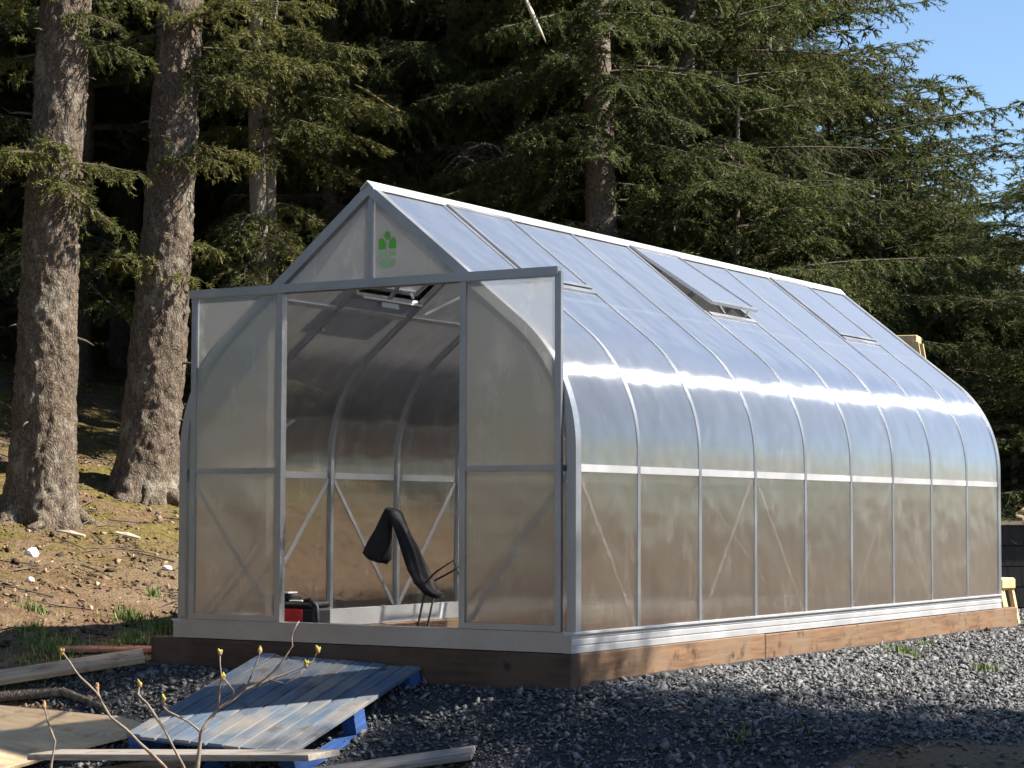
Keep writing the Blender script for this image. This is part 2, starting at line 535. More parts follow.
def gravel_mask(x, y):
    """1 on the dark crushed rock round the greenhouse"""
    m = np.clip((x + 1.75) / .25, 0, 1) * np.clip((11.5 - y) / 1.0, 0, 1)
    m = m * np.clip((9.0 - x) / 2, 0, 1)
    left_tongue = np.clip(1 - np.hypot((x + 1.75) / .55, (y + .45) / .38), 0, 1) * 2
    m = np.maximum(m, np.clip(left_tongue, 0, 1))
    # brown earth creeps in low on the right
    d = np.clip((x - (2.85 + .75 * (y + .6))) / .5, 0, 1) * np.clip((1.0 - y) / .5, 0, 1)
    return m * (1 - .9 * d)


for nm, arr in (('gravel', gravel_mask(GX, GY)), ('moss', np.clip((-GX - 3.4) / 2, 0, 1) * .95)):
    a = gme.attributes.new(nm, 'FLOAT', 'POINT')
    a.data.foreach_set('value', arr.ravel().astype(np.float32))
ground = link(bpy.data.objects.new('ground', gme))
tag(ground, 'brown earth and dark crushed rock sloping round the greenhouse', 'ground', kind='structure')

# ------------------------------------------------------------------ greenhouse profile
B, L = 0.8279, 9 * 0.8279
W2 = 1.47
SLP = math.atan(0.798)
ARC_R, ARC_C = 0.977, (1.47 - 0.977, 1.177)
ARC_A = math.pi / 2 - SLP
Z_MID, X_PUR, Z_APEX = 1.067, 0.80, 2.82


def profile(z0, x_end=0.0, n=18):
    """right-hand profile from height z0 up over the curve to x_end: list of (x, z, nx, nz)"""
    out = []
    if z0 < ARC_C[1] - 1e-4:
        out += [(W2, z0, 1, 0)]
    for i in range(n + 1):
        a = ARC_A * i / n
        z = ARC_C[1] + ARC_R * math.sin(a)
        if z >= z0 - 1e-6:
            out.append((ARC_C[0] + ARC_R * math.cos(a), z, math.cos(a), math.sin(a)))
    x1, z1 = out[-1][0], out[-1][1]
    nx, nz = math.sin(SLP), math.cos(SLP)
    m = 6
    for i in range(1, m + 1):
        x = x1 + (x_end - x1) * i / m
        out.append((x, z1 + (x1 - x) * math.tan(SLP), nx, nz))
    return out


APEX = profile(0.1)[-1][1]


def roof_z(x):
    return APEX - abs(x) * math.tan(SLP)


gh = empty('greenhouse')
tag(gh, 'long onion-arched polycarbonate greenhouse with aluminium ribs and two open sliding doors', 'greenhouse')


def rib(y, w, inner=0.035, outer=0.010, z0=0.10):
    h = profile(z0, 0.0)
    full = [(x, z, nx, nz) for (x, z, nx, nz) in h]
    full[-1] = (0, full[-1][1], 0, 1)
    full += [(-x, z, -nx, nz) for (x, z, nx, nz) in reversed(h[:-1])]
    rings = []
    for (x, z, nx, nz) in full:
        k = 1 / math.cos(SLP) if (nx == 0 and nz == 1) else 1
        rings.append([Vector((x + nx * outer * k, y - w / 2, z + nz * outer * k)), Vector((x + nx * outer * k, y + w / 2, z + nz * outer * k)),
                      Vector((x - nx * inner * k, y + w / 2, z - nz * inner * k)), Vector((x - nx * inner * k, y - w / 2, z - nz * inner * k))])
    return MB().quad_strip(rings, smooth=False)


Y0, Y1 = 0.075, L - 0.03
rib_y = [Y0] + [i * B for i in range(1, 9)] + [Y1]
for i, y in enumerate(rib_y):
    end = i in (0, 9)
    rib(y, 0.062 if end else 0.034, 0.045 if end else 0.03, 0.014 if end else 0.008).build('rib', ALU, gh)


def sheet(pts, y0, y1, side, off=0.0, mat=POLY_S, name='panel', parent=gh):
    mb = MB()
    A = [Vector((side * (x + nx * off), y0, z + nz * off)) for (x, z, nx, nz) in pts]
    Bq = [Vector((side * (x + nx * off), y1, z + nz * off)) for (x, z, nx, nz) in pts]
    if side > 0: A, Bq = Bq, A
    mb.quad_strip([A, Bq], closed=False, smooth=True)
    return mb.build(name, mat, parent)


VENT_BAYS = {1: (1,), -1: (1,)}
VENT_R = {1: 0.0, 4: 5.0, 7: 0.0}       # right slope: bay -> opening angle
VENT_L = {1: 3.0}
X_V0, X_V1 = 0.045, 0.69                # vent from just under the ridge down to here


def make_vent(bay, side, ang):
    y0, y1 = rib_y[bay] + 0.024, rib_y[bay + 1] - 0.024
    hinge = Vector((side * X_V0, 0, roof_z(X_V0) + 0.012))
    ln = (X_V1 - X_V0) / math.cos(SLP)
    dirn = Vector((side * math.cos(SLP), 0, -math.sin(SLP)))
    nrm = Vector((side * math.sin(SLP), 0, math.cos(SLP)))
    a = R(ang)
    d2 = dirn * math.cos(a) + nrm * math.sin(a)
    n2 = nrm * math.cos(a) - dirn * math.sin(a)
    Yv = Vector((0, 1, 0))
    def P(u, y, h): return hinge + d2 * u + Yv * y + n2 * h
    mb = MB()
    t = 0.032
    for (ua, ub, ya, yb) in ((0, t, y0, y1), (ln - t, ln, y0, y1), (t, ln - t, y0, y0 + t * .7), (t, ln - t, y1 - t * .7, y1)):
        mb.quad_strip([[P(ua, ya, -.01), P(ub, ya, -.01), P(ub, yb, -.01), P(ua, yb, -.01)], [P(ua, ya, .014), P(ub, ya, .014), P(ub, yb, .014), P(ua, yb, .014)]])
    fr = mb.build('roof_vent', ALU, gh)
    MB().poly([P(t, y0 + t * .7, .004), P(ln - t, y0 + t * .7, .004), P(ln - t, y1 - t * .7, .004), P(t, y1 - t * .7, .004)][::side]).build('vent_pane', POLY_R, fr)
    # curb below the vent
    q = Vector((side * (X_V1 + 0.02), 0, roof_z(X_V1 + 0.02)))
    MB().bar(q + Yv * y0 + nrm * .002, q + Yv * y1 + nrm * .002, 0.04, 0.03, nrm).build('vent_curb', ALU, gh)
    if ang > 1:
        yc = (y0 + y1) / 2
        e = P(ln - .02, y1 - .10, -.01); g = Vector((side * (X_V1 - .02), y1 - .10, roof_z(X_V1 - .02)))
        MB().bar(g, e, .018, .012).build('vent_strut', WHITE, fr)
        e = P(ln - .25, yc, -.01); g = Vector((side * (X_V1 + .01), yc, roof_z(X_V1) - .06))
        MB().bar(g, e, .03, .02).bar(g + Vector((-side * .02, -.10, 0)), g + Vector((-side * .02, .10, 0)), .04, .035).build('vent_opener', ALU, fr)


for bay in range(9):
    y0, y1 = rib_y[bay] + (0.031 if bay == 0 else 0.017), rib_y[bay + 1] - (0.031 if bay == 8 else 0.017)
    for side, vents in ((1, VENT_R), (-1, VENT_L)):
        sheet([(W2, .118, 1, 0), (W2, Z_MID - .022, 1, 0)], y0, y1, side)
        pts = profile(Z_MID + .022, X_V1 + .03 if bay in vents else 0.02)
        sheet(pts, y0, y1, side, mat=POLY_R)
        if bay in vents:
            make_vent(bay, side, vents[bay])

for s in (1, -1):
    # mid rail, split at the ribs
    for b in range(9):
        ya, yb = rib_y[b] + (0.031 if b == 0 else 0.017), rib_y[b + 1] - (0.031 if b == 8 else 0.017)
        MB().box((s * W2 - .016, ya, Z_MID - .022), (s * W2 + .005, yb, Z_MID + .022)).build('mid_rail', ALU_PALE if s > 0 else ALU, gh)  # right-hand rail gets the sunlit tone, left-hand rail the plain one
        # purlin just under the sheet
        q = Vector((s * (X_PUR + .012), 0, roof_z(X_PUR + .012))); n_ = Vector((s * math.sin(SLP), 0, math.cos(SLP)))
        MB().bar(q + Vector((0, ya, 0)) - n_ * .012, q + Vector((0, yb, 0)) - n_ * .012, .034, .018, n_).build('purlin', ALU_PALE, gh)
    # base rail with two grooves
    xo, xi = s * (W2 + .012), s * (W2 - .045)
    prof_b = [(xi, 0), (xo, 0), (xo, .034), (xo - s * .008, .038), (xo - s * .008, .044), (xo, .048), (xo, .074), (xo - s * .008, .078), (xo - s * .008, .084), (xo, .088), (xo, .104), (xo + s * .016, .108), (xo + s * .016, .120), (xi, .120)]
    P0 = [Vector((x, 0.0, z)) for x, z in prof_b]
    if s < 0: P0 = P0[::-1]
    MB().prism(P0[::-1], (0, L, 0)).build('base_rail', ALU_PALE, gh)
# braces behind the lower side panels
for s in (1, -1):
    for b, d_ in ((0, -1), (2, 1), (3, -1), (5, 1), (6, -1)):
        if s < 0:
            d_ = {0: 1, 2: -1, 3: 1, 5: -1, 6: 1}[b]
        ya, yb = rib_y[b] + .04, rib_y[b + 1] - .03
        if s < 0 and b == 0:
            ya, yb = rib_y[1] + .02, rib_y[2] - .02
        za, zb = (.13, Z_MID - .03) if d_ > 0 else (Z_MID - .03, .13)
        MB().bar((s * (W2 - .009), ya, za), (s * (W2 - .009), yb, zb), .006, .030, (0, 0, 1)).build('brace', ALU_PALE if s > 0 else ALU, gh)  # sunlit tone on the right-hand braces only

# added pale bars, standing in for bright slits of light at the left-hand vent
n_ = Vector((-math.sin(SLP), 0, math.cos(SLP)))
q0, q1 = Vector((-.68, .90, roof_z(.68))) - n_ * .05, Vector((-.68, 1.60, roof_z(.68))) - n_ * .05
MB().bar(q0, q1, .022, .014).build('vent_slit_bar', ALU_PALE, gh)
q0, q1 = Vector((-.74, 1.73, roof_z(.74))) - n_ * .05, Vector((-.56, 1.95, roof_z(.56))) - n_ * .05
MB().bar(q0, q1, .024, .016).build('vent_slit_bar', WHITE, gh)
# front and rear base rails
for yf, e, nm in ((0.0, 1, 'front'), (L, -1, 'rear')):
    lo, hi = sorted((yf, yf + e * .11))
    MB().box((-W2 + .046, lo + .0, .0015), (W2 - .046, hi, .1185)).box((-W2 - .010, min(yf, yf - e * .004), .002), (W2 + .010, max(yf, yf - e * .004), .104)).build('base_rail', ALU, gh)
# ridge cap
rc = [(-.05, roof_z(.05) + .014), (0, APEX + .018), (.05, roof_z(.05) + .014), (.05, roof_z(.05) + .024), (0, APEX + .032), (-.05, roof_z(.05) + .024)]
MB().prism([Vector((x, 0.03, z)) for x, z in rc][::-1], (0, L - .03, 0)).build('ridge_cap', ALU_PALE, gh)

# gables
GP = 0.685          # gable posts
Z_HEAD = 2.21


def arc_region(x_in, z_lo, z_hi, y, off=-0.03):
    """outline of the gable between the post at x_in and the curve"""
    pts = [(x_in, z_lo)]
    pr = profile(z_lo, 0.0, 18)
    for (x, z, nx, nz) in pr:
        if z <= z_hi and x > x_in:
            pts.append((x + nx * off, z + nz * off))
    if z_hi <= ARC_C[1]:
        xx = W2
    elif z_hi <= ARC_C[1] + ARC_R * math.sin(ARC_A):
        xx = ARC_C[0] + math.sqrt(ARC_R ** 2 - (z_hi - ARC_C[1]) ** 2)
    else:
        xx = (APEX - z_hi) / math.tan(SLP)
    xx += off
    if xx > x_in + .01: pts.append((xx, z_hi))
    pts.append((x_in, z_hi))
    return pts


def gable(y, facing):
    """facing -1: front, +1: rear"""
    f = facing
    for s in (-1, 1):
        MB().box((s * GP - .02, y - .018, .120), (s * GP + .02, y + .018, Z_HEAD - .025)).build('gable_post', ALU, gh)
        a = arc_region(GP + .02, .121, Z_MID - .018, y)
        MB().poly([(s * x, y, z) for x, z in (a if s * f < 0 else a[::-1])]).build('gable_panel', POLY_G, gh)
        a = arc_region(GP + .02, Z_MID + .018, Z_HEAD - .025, y)
        MB().poly([(s * x, y, z) for x, z in (a if s * f < 0 else a[::-1])]).build('gable_panel', POLY_G, gh)
        xa, xb = sorted((s * (GP + .021), s * (W2 - .046)))
        MB().box((xa, y - .014, Z_MID - .018), (xb, y + .014, Z_MID + .018)).build('gable_rail', ALU, gh)
        MB().bar((s * (W2 - .06), y - f * -.008, Z_MID - .03), (s * (GP + .03), y - f * -.008, .13), .028, .008, (0, 1, 0)).build('gable_brace', ALU_MATTE, gh)
        # upper triangle, left and right of the king post
        xt = (APEX - Z_HEAD - .022) / math.tan(SLP) - .05
        tri = [(s * .017, Z_HEAD + .022), (s * xt, Z_HEAD + .022), (s * .017, APEX - .065)]
        o = MB().poly([(x, y, z) for x, z in (tri if s * f < 0 else tri[::-1])]).build('gable_pane', POLY_G, gh)
        if f < 0 and s > 0:
            mark(o, y - .006)
    xh = (APEX - Z_HEAD) / math.tan(SLP) - .03
    MB().box((-xh, y - .02, Z_HEAD - .024), (xh, y + .02, Z_HEAD + .021)).build('gable_header', ALU, gh)
    MB().box((-.016, y - .02, Z_HEAD + .022), (.016, y + .02, APEX - .06)).build('king_post', ALU, gh)


def mark(parent, y):
    """green print on the gable pane: three petals over a band of faded print"""
    cx, cz, k = 0.118, 2.42, 1.0
    def petal(pts, mat, nm):
        MB().prism([Vector((cx + a * .86, y, cz + b * 1.0)) for a, b in pts], (0, .002, 0)).build(nm, mat, parent)
    petal([(-.005, .062), (.018, .060), (.034, .082), (.026, .104), (.006, .116), (-.016, .104), (-.024, .082)], GREEN, 'printed_petal')
    petal([(-.072, .004), (-.008, .004), (-.006, .034), (-.026, .066), (-.050, .076), (-.068, .060), (-.076, .030)], GREEN, 'printed_petal')
    petal([(.016, .004), (.078, .004), (.082, .034), (.072, .064), (.056, .078), (.030, .062), (.016, .034)], GREEN, 'printed_petal')
    for (x0, x1, z0, z1) in ((-.072, -.046, -.040, -.010), (-.038, -.012, -.042, -.008), (-.004, .022, -.040, -.010), (.030, .054, -.042, -.008), (.060, .076, -.038, -.010)):
        petal([(x0, z0), (x1, z0), (x1, z1), (x0, z1)], GREEN_PALE, 'printed_block')
    petal([(-.072, -.056), (.076, -.056), (.070, -.086), (.044, -.112), (-.042, -.112), (-.066, -.086)], GREEN_PALE, 'printed_band')


gable(Y0 + .012, -1)
gable(Y1 - .012, 1)
# closed rear double door panes
for s in (-1, 1):
    MB().poly([(s * .02, Y1, .14), (s * (GP - .02), Y1, .14), (s * (GP - .02), Y1, Z_HEAD - .03), (s * .02, Y1, Z_HEAD - .03)][::-s]).build('rear_door_pane', POLY_G, gh)
MB().box((-.019, Y1 - .02, .12), (.019, Y1 + .02, Z_HEAD - .025)).build('rear_door_stile', ALU, gh)
MB().box((-GP + .021, Y1 - .012, Z_MID - .018), (-.020, Y1 + .012, Z_MID + .018)).box((.020, Y1 - .012, Z_MID - .018), (GP - .021, Y1 + .012, Z_MID + .018)).build('rear_door_rail', ALU, gh)

# sliding door track over the front
tr = [(0.0, 2.185), (0.0, 2.238), (0.052, 2.238), (0.052, 2.228), (0.008, 2.228), (0.008, 2.185)]
MB().prism([Vector((-1.384, y, z)) for y, z in tr], (2.768, 0, 0)).box((-1.384, .0085, 2.212), (1.384, .051, 2.2275)).build('door_track', ALU, gh)


def door(x0, x1):
    y, z0, z1, w = 0.024, 0.122, 2.208, 0.042
    mb = MB()
    mb.box((x0, y - .014, z0), (x0 + w, y + .014, z1)).box((x1 - w, y - .014, z0), (x1, y + .014, z1))
    mb.box((x0 + w, y - .013, z0), (x1 - w, y + .013, z0 + .034)).box((x0 + w, y - .013, z1 - .03), (x1 - w, y + .013, z1))
    d = mb.build('sliding_door', ALU, gh)
    MB().box((x0 + w, y - .011, Z_MID - .017), (x1 - w, y + .011, Z_MID + .017)).build('door_rail', ALU, d)
    for za, zb in ((z0 + .034, Z_MID - .017), (Z_MID + .017, z1 - .03)):
        MB().poly([(x0 + w, y, za), (x1 - w, y, za), (x1 - w, y, zb), (x0 + w, y, zb)]).build('door_pane', POLY_G, d)
    return d


door(-1.368, -.632)
door(.702, 1.402)

# ------------------------------------------------------------------ timber foundation
tf = empty('timber_foundation')
tag(tf, 'low frame of reddish treated timber beams under the greenhouse', 'foundation')
ZB = -.24
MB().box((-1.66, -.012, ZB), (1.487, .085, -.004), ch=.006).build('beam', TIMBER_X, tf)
for (ya, yb, dx) in ((.088, 2.60, 0), (2.604, 5.16, .004), (5.164, 7.86, -.003)):
    MB().box((1.385 + dx, ya, ZB), (1.488 + dx, yb, -.004 - abs(dx)), ch=.006).build('beam', TIMBER, tf)
MB().box((-1.66, .088, ZB), (-1.40, 7.86, -.004), ch=.006).build('beam', TIMBER, tf)
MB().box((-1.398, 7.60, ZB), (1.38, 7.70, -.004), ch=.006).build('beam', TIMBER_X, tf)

# ------------------------------------------------------------------ spruces
def perp(d):
    a = np.where(np.abs(d[:, 2:3]) < .9, np.array([[0, 0, 1.]]), np.array([[1., 0, 0]]))
    u = np.cross(d, a); u /= np.linalg.norm(u, axis=1, keepdims=True) + 1e-9
    return u, np.cross(d, u)


def needle_tris(base, d, ln, rg, n=6, nl=.036, nw=.008):
    """base, d (N,3), ln (N,): bristling shoots; returns verts (M,3,3)"""
    N = len(base)
    u, v = perp(d)
    t = rg.random((N, n)) ** .8
    az = rg.random((N, n)) * 2 * np.pi
    o = u[:, None] * np.cos(az)[..., None] + v[:, None] * np.sin(az)[..., None]
    nd = d[:, None] * .72 + o * .70
    b = base[:, None] + d[:, None] * (ln[:, None] * t)[..., None]
    L_ = nl * (.7 + .6 * rg.random((N, n)))
    tip = b + nd * L_[..., None]
    sd = np.cross(nd, rg.normal(size=(N, n, 3))); sd /= np.linalg.norm(sd, axis=2, keepdims=True) + 1e-9
    sd *= nw / 2
    tri = np.stack([b - sd, b + sd, tip], 2).reshape(-1, 3, 3)
    # the shoot itself
    w = nw * .75
    body = np.stack([base - u * w, base + u * w, base + d * ln[:, None]], 1)
    return np.concatenate([tri, body])


def tubes3(a, b, r0, r1):
    """three-sided twigs from a to b; returns quads as verts (M,4,3)"""
    d = b - a
    d = d / (np.linalg.norm(d, axis=1, keepdims=True) + 1e-9)
    u, v = perp(d)
    q = []
    for k in range(3):
        t0, t1 = 2 * np.pi * k / 3, 2 * np.pi * (k + 1) / 3
        o0 = u * np.cos(t0) + v * np.sin(t0); o1 = u * np.cos(t1) + v * np.sin(t1)
        q.append(np.stack([a + o0 * r0, a + o1 * r0, b + o1 * r1, b + o0 * r1], 1))
    return np.concatenate(q)


def branch(Lb, rg, droop=.25, rise=.1, dens=1.0, hang=.35, coarse=1.0, bare=.12, npn=6):
    """one spruce bough along +x. returns needle tris (M,3,3), wood quads (K,4,3)"""
    ns = max(6, int(Lb * 5))
    s = np.linspace(0, 1, ns + 1)
    wob = rg.normal(size=2) * .05
    ax = np.stack([s * Lb, Lb * (wob[0] * np.sin(3 * s) + wob[1] * s * s), Lb * (rise * s - droop * s ** 1.7 + .16 * droop * s ** 4)], 1)
    r = (.006 + .008 * Lb) * (1 - s) + .003
    W = [tubes3(ax[i:i + 1], ax[i + 1:i + 2], r[i], r[i + 1]) for i in range(ns)]
    step = .085 * coarse / dens
    st = np.arange(max(.12, bare) * Lb, Lb, step)
    st = np.repeat(st, 2) + rg.normal(size=2 * len(st)) * .03
    side = np.tile([1, -1], len(st) // 2)
    st = np.clip(st, 0, Lb * .999) / Lb
    p = np.stack([np.interp(st, s, ax[:, k]) for k in range(3)], 1)
    tw = np.minimum(.85, .42 * (1 - st) * Lb + .14) * rg.uniform(.45, 1.1, len(st))
    ang = R(1) * rg.uniform(38, 68, len(st))
    slope = np.gradient(ax[:, 2], ax[:, 0]); sl = np.interp(st, s, slope)
    d = np.stack([np.cos(ang), side * np.sin(ang), sl * np.cos(ang) + rg.normal(size=len(st)) * .18], 1)
    d /= np.linalg.norm(d, axis=1, keepdims=True)
    hg = hang * rg.uniform(.4, 1.5, len(st))
    def tp(f):
        q = p + d * (tw * f)[:, None]
        q[:, 2] -= hg * tw * f * f
        return q
    m1, e1 = tp(np.full(len(st), .5)), tp(np.ones(len(st)))
    W.append(tubes3(p, m1, .004, .003)); W.append(tubes3(m1, e1, .003, .0015))
    # shoots along the twigs, and along the axis tip
    sstep = .062 * coarse / dens
    reps = np.maximum(2, (tw / sstep).astype(int) * 2)
    ii = np.repeat(np.arange(len(st)), reps)
    fr = rg.uniform(.08, 1.0, len(ii))
    sb = p[ii] + d[ii] * (tw[ii] * fr)[:, None]
    sb[:, 2] -= hg[ii] * tw[ii] * fr * fr
    dd = d[ii].copy(); dd[:, 2] -= 2 * hg[ii] * fr
    dd /= np.linalg.norm(dd, axis=1, keepdims=True)
    u, v = perp(dd)
    sg = np.where(rg.random(len(ii)) < .5, 1, -1)[:, None]
    sd = dd * .75 + u * sg * rg.uniform(.3, .8, (len(ii), 1)) + v * rg.normal(size=(len(ii), 1)) * .25
    sd[:, 2] -= .25 * hang
    sd /= np.linalg.norm(sd, axis=1, keepdims=True)
    ln = rg.uniform(.05, .12, len(ii)) * (1.25 - .6 * fr) * coarse
    T = [needle_tris(sb, sd, ln, rg, npn, 0.043 * coarse, .0122 * coarse)]
    # twig axes carry needles too
    k = np.repeat(np.arange(len(st)), 2); f2 = np.tile([.25, .65], len(st))
    b2 = p[k] + d[k] * (tw[k] * f2)[:, None]; b2[:, 2] -= hg[k] * tw[k] * f2 * f2
    d2 = d[k].copy(); d2[:, 2] -= 2 * hg[k] * f2; d2 /= np.linalg.norm(d2, axis=1, keepdims=True)
    T.append(needle_tris(b2, d2, tw[k] * .38, rg, 6, 0.045 * coarse, .0122 * coarse))
    return np.concatenate(T), np.concatenate(W)


def rot_z(P, a):
    c, s_ = math.cos(a), math.sin(a)
    Q = P.copy()
    Q[..., 0] = P[..., 0] * c - P[..., 1] * s_
    Q[..., 1] = P[..., 0] * s_ + P[..., 1] * c
    return Q


def mesh_soup(name, tri, mat):
    V = tri.reshape(-1, 3)
    return np_mesh(name, V, np.arange(len(V)).reshape(-1, tri.shape[1]), mat)


def crown_meshes(name, seed, H, h0, Rm, mat, dense_to=8.0, dens=1.0, whorl=.40, per=5, droop=(.12, .38), full=.9, hang=.4, shape=1.0):
    """a spruce crown between h0 and H with widest reach Rm; fine below dense_to, coarse above"""
    rg = np.random.default_rng(seed)
    T, W = [], []
    z = h0
    while z < H - .3:
        f = (z - h0) / (H - h0)
        coarse = z > dense_to
        for k in range(per if not coarse else max(3, per - 1)):
            if rg.random() > full: continue
            a = rg.uniform(0, 2 * np.pi)
            Lb = Rm * (1 - f ** shape) * rg.uniform(.55, 1.08) * (1 if f > .08 else .8) + .25
            dr = np.interp(f, [0, 1], [droop[1], droop[0]]) * rg.uniform(.7, 1.3)
            t, w = branch(Lb, rg, dr, rg.uniform(.0, .16) + .25 * f, dens * (.55 if coarse else 1), hang, 2.1 if coarse else 1.0, .1, 5 if coarse else 6)
            off = np.array([0, 0, z + rg.uniform(-.15, .15)])
            if not (f < .35 and rg.random() < .13): T.append(rot_z(t, a) + off)
            W.append(rot_z(w, a) + off)
        z += whorl * (1.6 if coarse else 1) * rg.uniform(.75, 1.25)
    T, W = np.concatenate(T), np.concatenate(W)
    return mesh_soup(name + '_crown', T, mat), mesh_soup(name + '_limbs', W, TWIG)


def trunk_mesh(name, H, r0, mat, nseg=40, sides=14, lean=(0, 0), flare=.35, seed=0, rough=.03):
    rg = np.random.default_rng(seed)
    z = np.concatenate([[-.4], np.linspace(0, 1, nseg) ** 1.3 * H])
    th = np.linspace(0, 2 * np.pi, sides, endpoint=False)
    V = []
    for zz in z:
        f = max(0, zz) / H
        r = r0 * (1 - .93 * f) * (1 + flare * math.exp(-max(zz, 0) / (r0 * 1.6)))
        cx, cy_ = lean[0] * zz + .03 * math.sin(zz * .9 + seed), lean[1] * zz + .03 * math.cos(zz * .7 + seed)
        rr = r * (1 + rough * rg.normal(size=sides)) * (1 + flare * .35 * math.exp(-max(zz, 0) / .5) * np.sin(4 * th + seed))
        V.append(np.stack([cx + rr * np.cos(th), cy_ + rr * np.sin(th), np.full(sides, zz)], 1))
    V = np.concatenate(V)
    i = np.arange(len(z) * sides).reshape(len(z), sides)
    j = np.roll(i, -1, 1)
    F = np.stack([i[:-1].ravel(), j[:-1].ravel(), j[1:].ravel(), i[1:].ravel()], 1)
    return np_mesh(name, V, F, mat, True)


def view_xy(u, D):
    """spot in the yard: D metres out from the viewer, at bearing u (2148.54 units = 45 degrees, 512 = straight ahead)"""
    p = CAM + (vd + right * ((u - 512) / 2148.54)) * D
    return p.x, p.y


def put_tree(name, x, y, trunk, limbs, crown, rot, scale, label, group=None, sink=.15):
    o = empty(name, (x, y, gz(x, y) - sink), (0, 0, rot))
    o.scale = (scale[0], scale[0], scale[1]) if isinstance(scale, tuple) else (scale,) * 3
    tag(o, label, 'tree', group)
    for nm, me in (('trunk', trunk), ('limbs', limbs), ('crown', crown)):
        if me: link(bpy.data.objects.new(nm, me), o)
    return o


CA = crown_meshes('spruce_a', 11, 17, 1.0, 3.7, NEEDLE, 8.2, .88, .46, 6)
CB = crown_meshes('spruce_b', 23, 15, .8, 3.3, NEEDLE_B, 7.6, .93, .44, 6, hang=.55)
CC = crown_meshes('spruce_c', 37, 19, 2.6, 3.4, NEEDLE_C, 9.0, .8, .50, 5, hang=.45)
CD = crown_meshes('spruce_d', 41, 13, 1.2, 4.2, NEEDLE, 9.5, .85, .42, 5, droop=(.0, .2), full=.9, hang=.35)
CE = crown_meshes('spruce_e', 53, 7, .3, 2.9, NEEDLE, 5.4, .9, .42, 6, shape=2.4, hang=.5)
CF = crown_meshes('spruce_f', 59, 10.9, 1.5, 1.9, NEEDLE, 0, 1.5, .26, 8, shape=5.5, hang=.3, droop=(.05, .3))
TA = trunk_mesh('spruce_trunk_a', 17, .20, BARK, seed=1)
TB = trunk_mesh('spruce_trunk_b', 15, .18, BARK, seed=2)
TC = trunk_mesh('spruce_trunk_c', 19, .24, BARK, seed=3)
TD = trunk_mesh('spruce_trunk_d', 13, .15, BARK, seed=4)
TE = trunk_mesh('spruce_trunk_e', 5.6, .12, BARK, seed=6)
TF = trunk_mesh('spruce_trunk_f', 10.4, .14, BARK, seed=8)
KIND = {'F': (TF, CF), 'E': (TE, CE), 'A': (TA, CA), 'B': (TB, CB), 'C': (TC, CC), 'D': (TD, CD)}


def spruce(u, D, k, rot, scale, label, group=None):
    x, y = view_xy(u, D)
    t, (c, l) = KIND[k]
    return put_tree('spruce_tree', x, y, t, l, c, rot, scale, label, group)


# the edge of the wood, left to right
spruce(553, 28.0, 'C', 2.9, (.9, 1.0), 'spruce with a black bare trunk left of the dark-trunked spruce behind the ridge')
spruce(685, 25.0, 'B', .4, (1.0, 1.05), 'bushy olive spruce above the open roof vent')
spruce(765, 27.5, 'D', 2.2, (1.0, .84), 'broad green spruce whose boughs make the skyline at upper right')
spruce(880, 25.5, 'E', 4.0, (.95, .88), 'shorter spruce in front of the skyline, above the far end of the roof')
spruce(1085, 24.0, 'D', .9, (.95, .53), 'thin spruce at the right edge reaching sparse boughs against the sky')
spruce(985, 33.0, 'E', 5.2, (.95, .66), 'small dark spruce low at the right, beyond the far gable')
spruce(1060, 29.0, 'E', 3.2, (.85, .52), 'low bushy spruce behind the board fence')
spruce(640, 26.5, 'A', 3.6, (.9, .95), 'green spruce between the dark-trunked spruce and the bushy olive one')
spruce(735, 24.0, 'E', 2.6, (1.0, 1.0), 'olive spruce in front of the skyline spruce, right of the open vent')
spruce(830, 27.0, 'E', 1.2, (1.1, 1.05), 'round-topped spruce left of the shorter one above the roof end')
spruce(952, 27.0, 'E', 5.0, (1.0, .84), 'spruce filling the skyline right of the round-topped one')
spruce(1030, 27.5, 'E', 2.0, (.9, .80), 'bushy spruce behind the sparse boughs at the right edge')
spruce(520, 25.5, 'B', 5.6, (.8, .95), 'olive spruce above the third roof bay from the front')
spruce(400, 27.5, 'A', 4.4, (.85, .95), 'green spruce straight behind the front gable mark')
spruce(655, 23.6, 'E', 4.1, (.85, .62), 'low young spruce behind the ridge, left of the open roof vent')
spruce(705, 26.0, 'E', .6, (1.0, .95), 'dense young spruce directly above the open roof vent')
spruce(795, 24.6, 'E', 5.3, (.95, .72), 'low dense spruce behind the ridge, right of the open roof vent')
spruce(905, 27.5, 'E', 3.0, (1.0, .95), 'dense spruce behind the far roof corner')
spruce(560, 25.0, 'E', 2.2, (.9, .60), 'low young spruce showing just above the ridge between the two dark trunks')
spruce(455, 26.0, 'A', .3, (.85, 1.0), 'deep green spruce right behind the front gable peak')
spruce(330, 25.5, 'B', 1.7, (.75, 1.0), 'olive spruce just left of the front gable peak')
wood = 'spruces deep in the shaded wood'
wl = 'shaded spruce standing deep in the dark wood behind'
rg_ = np.random.default_rng(5)
for row, D in enumerate((25.5, 29, 32.5, 36.5, 41, 46, 52)):
    us = np.arange(-210 + (row % 2) * 70, 1010 - row * 6, 150 - row * 6)
    for u in us:
        uu = u + rg_.uniform(-35, 35)
        if D < 29 and uu > 230: continue
        if D < 31 and uu > 620: continue
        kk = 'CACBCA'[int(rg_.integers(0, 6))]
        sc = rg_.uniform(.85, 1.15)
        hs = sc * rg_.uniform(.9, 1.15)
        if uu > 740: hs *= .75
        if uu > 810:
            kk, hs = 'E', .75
        spruce(uu, D + rg_.uniform(-1.2, 1.2), kk, rg_.uniform(0, 6.28), (sc, hs), wl, wood)


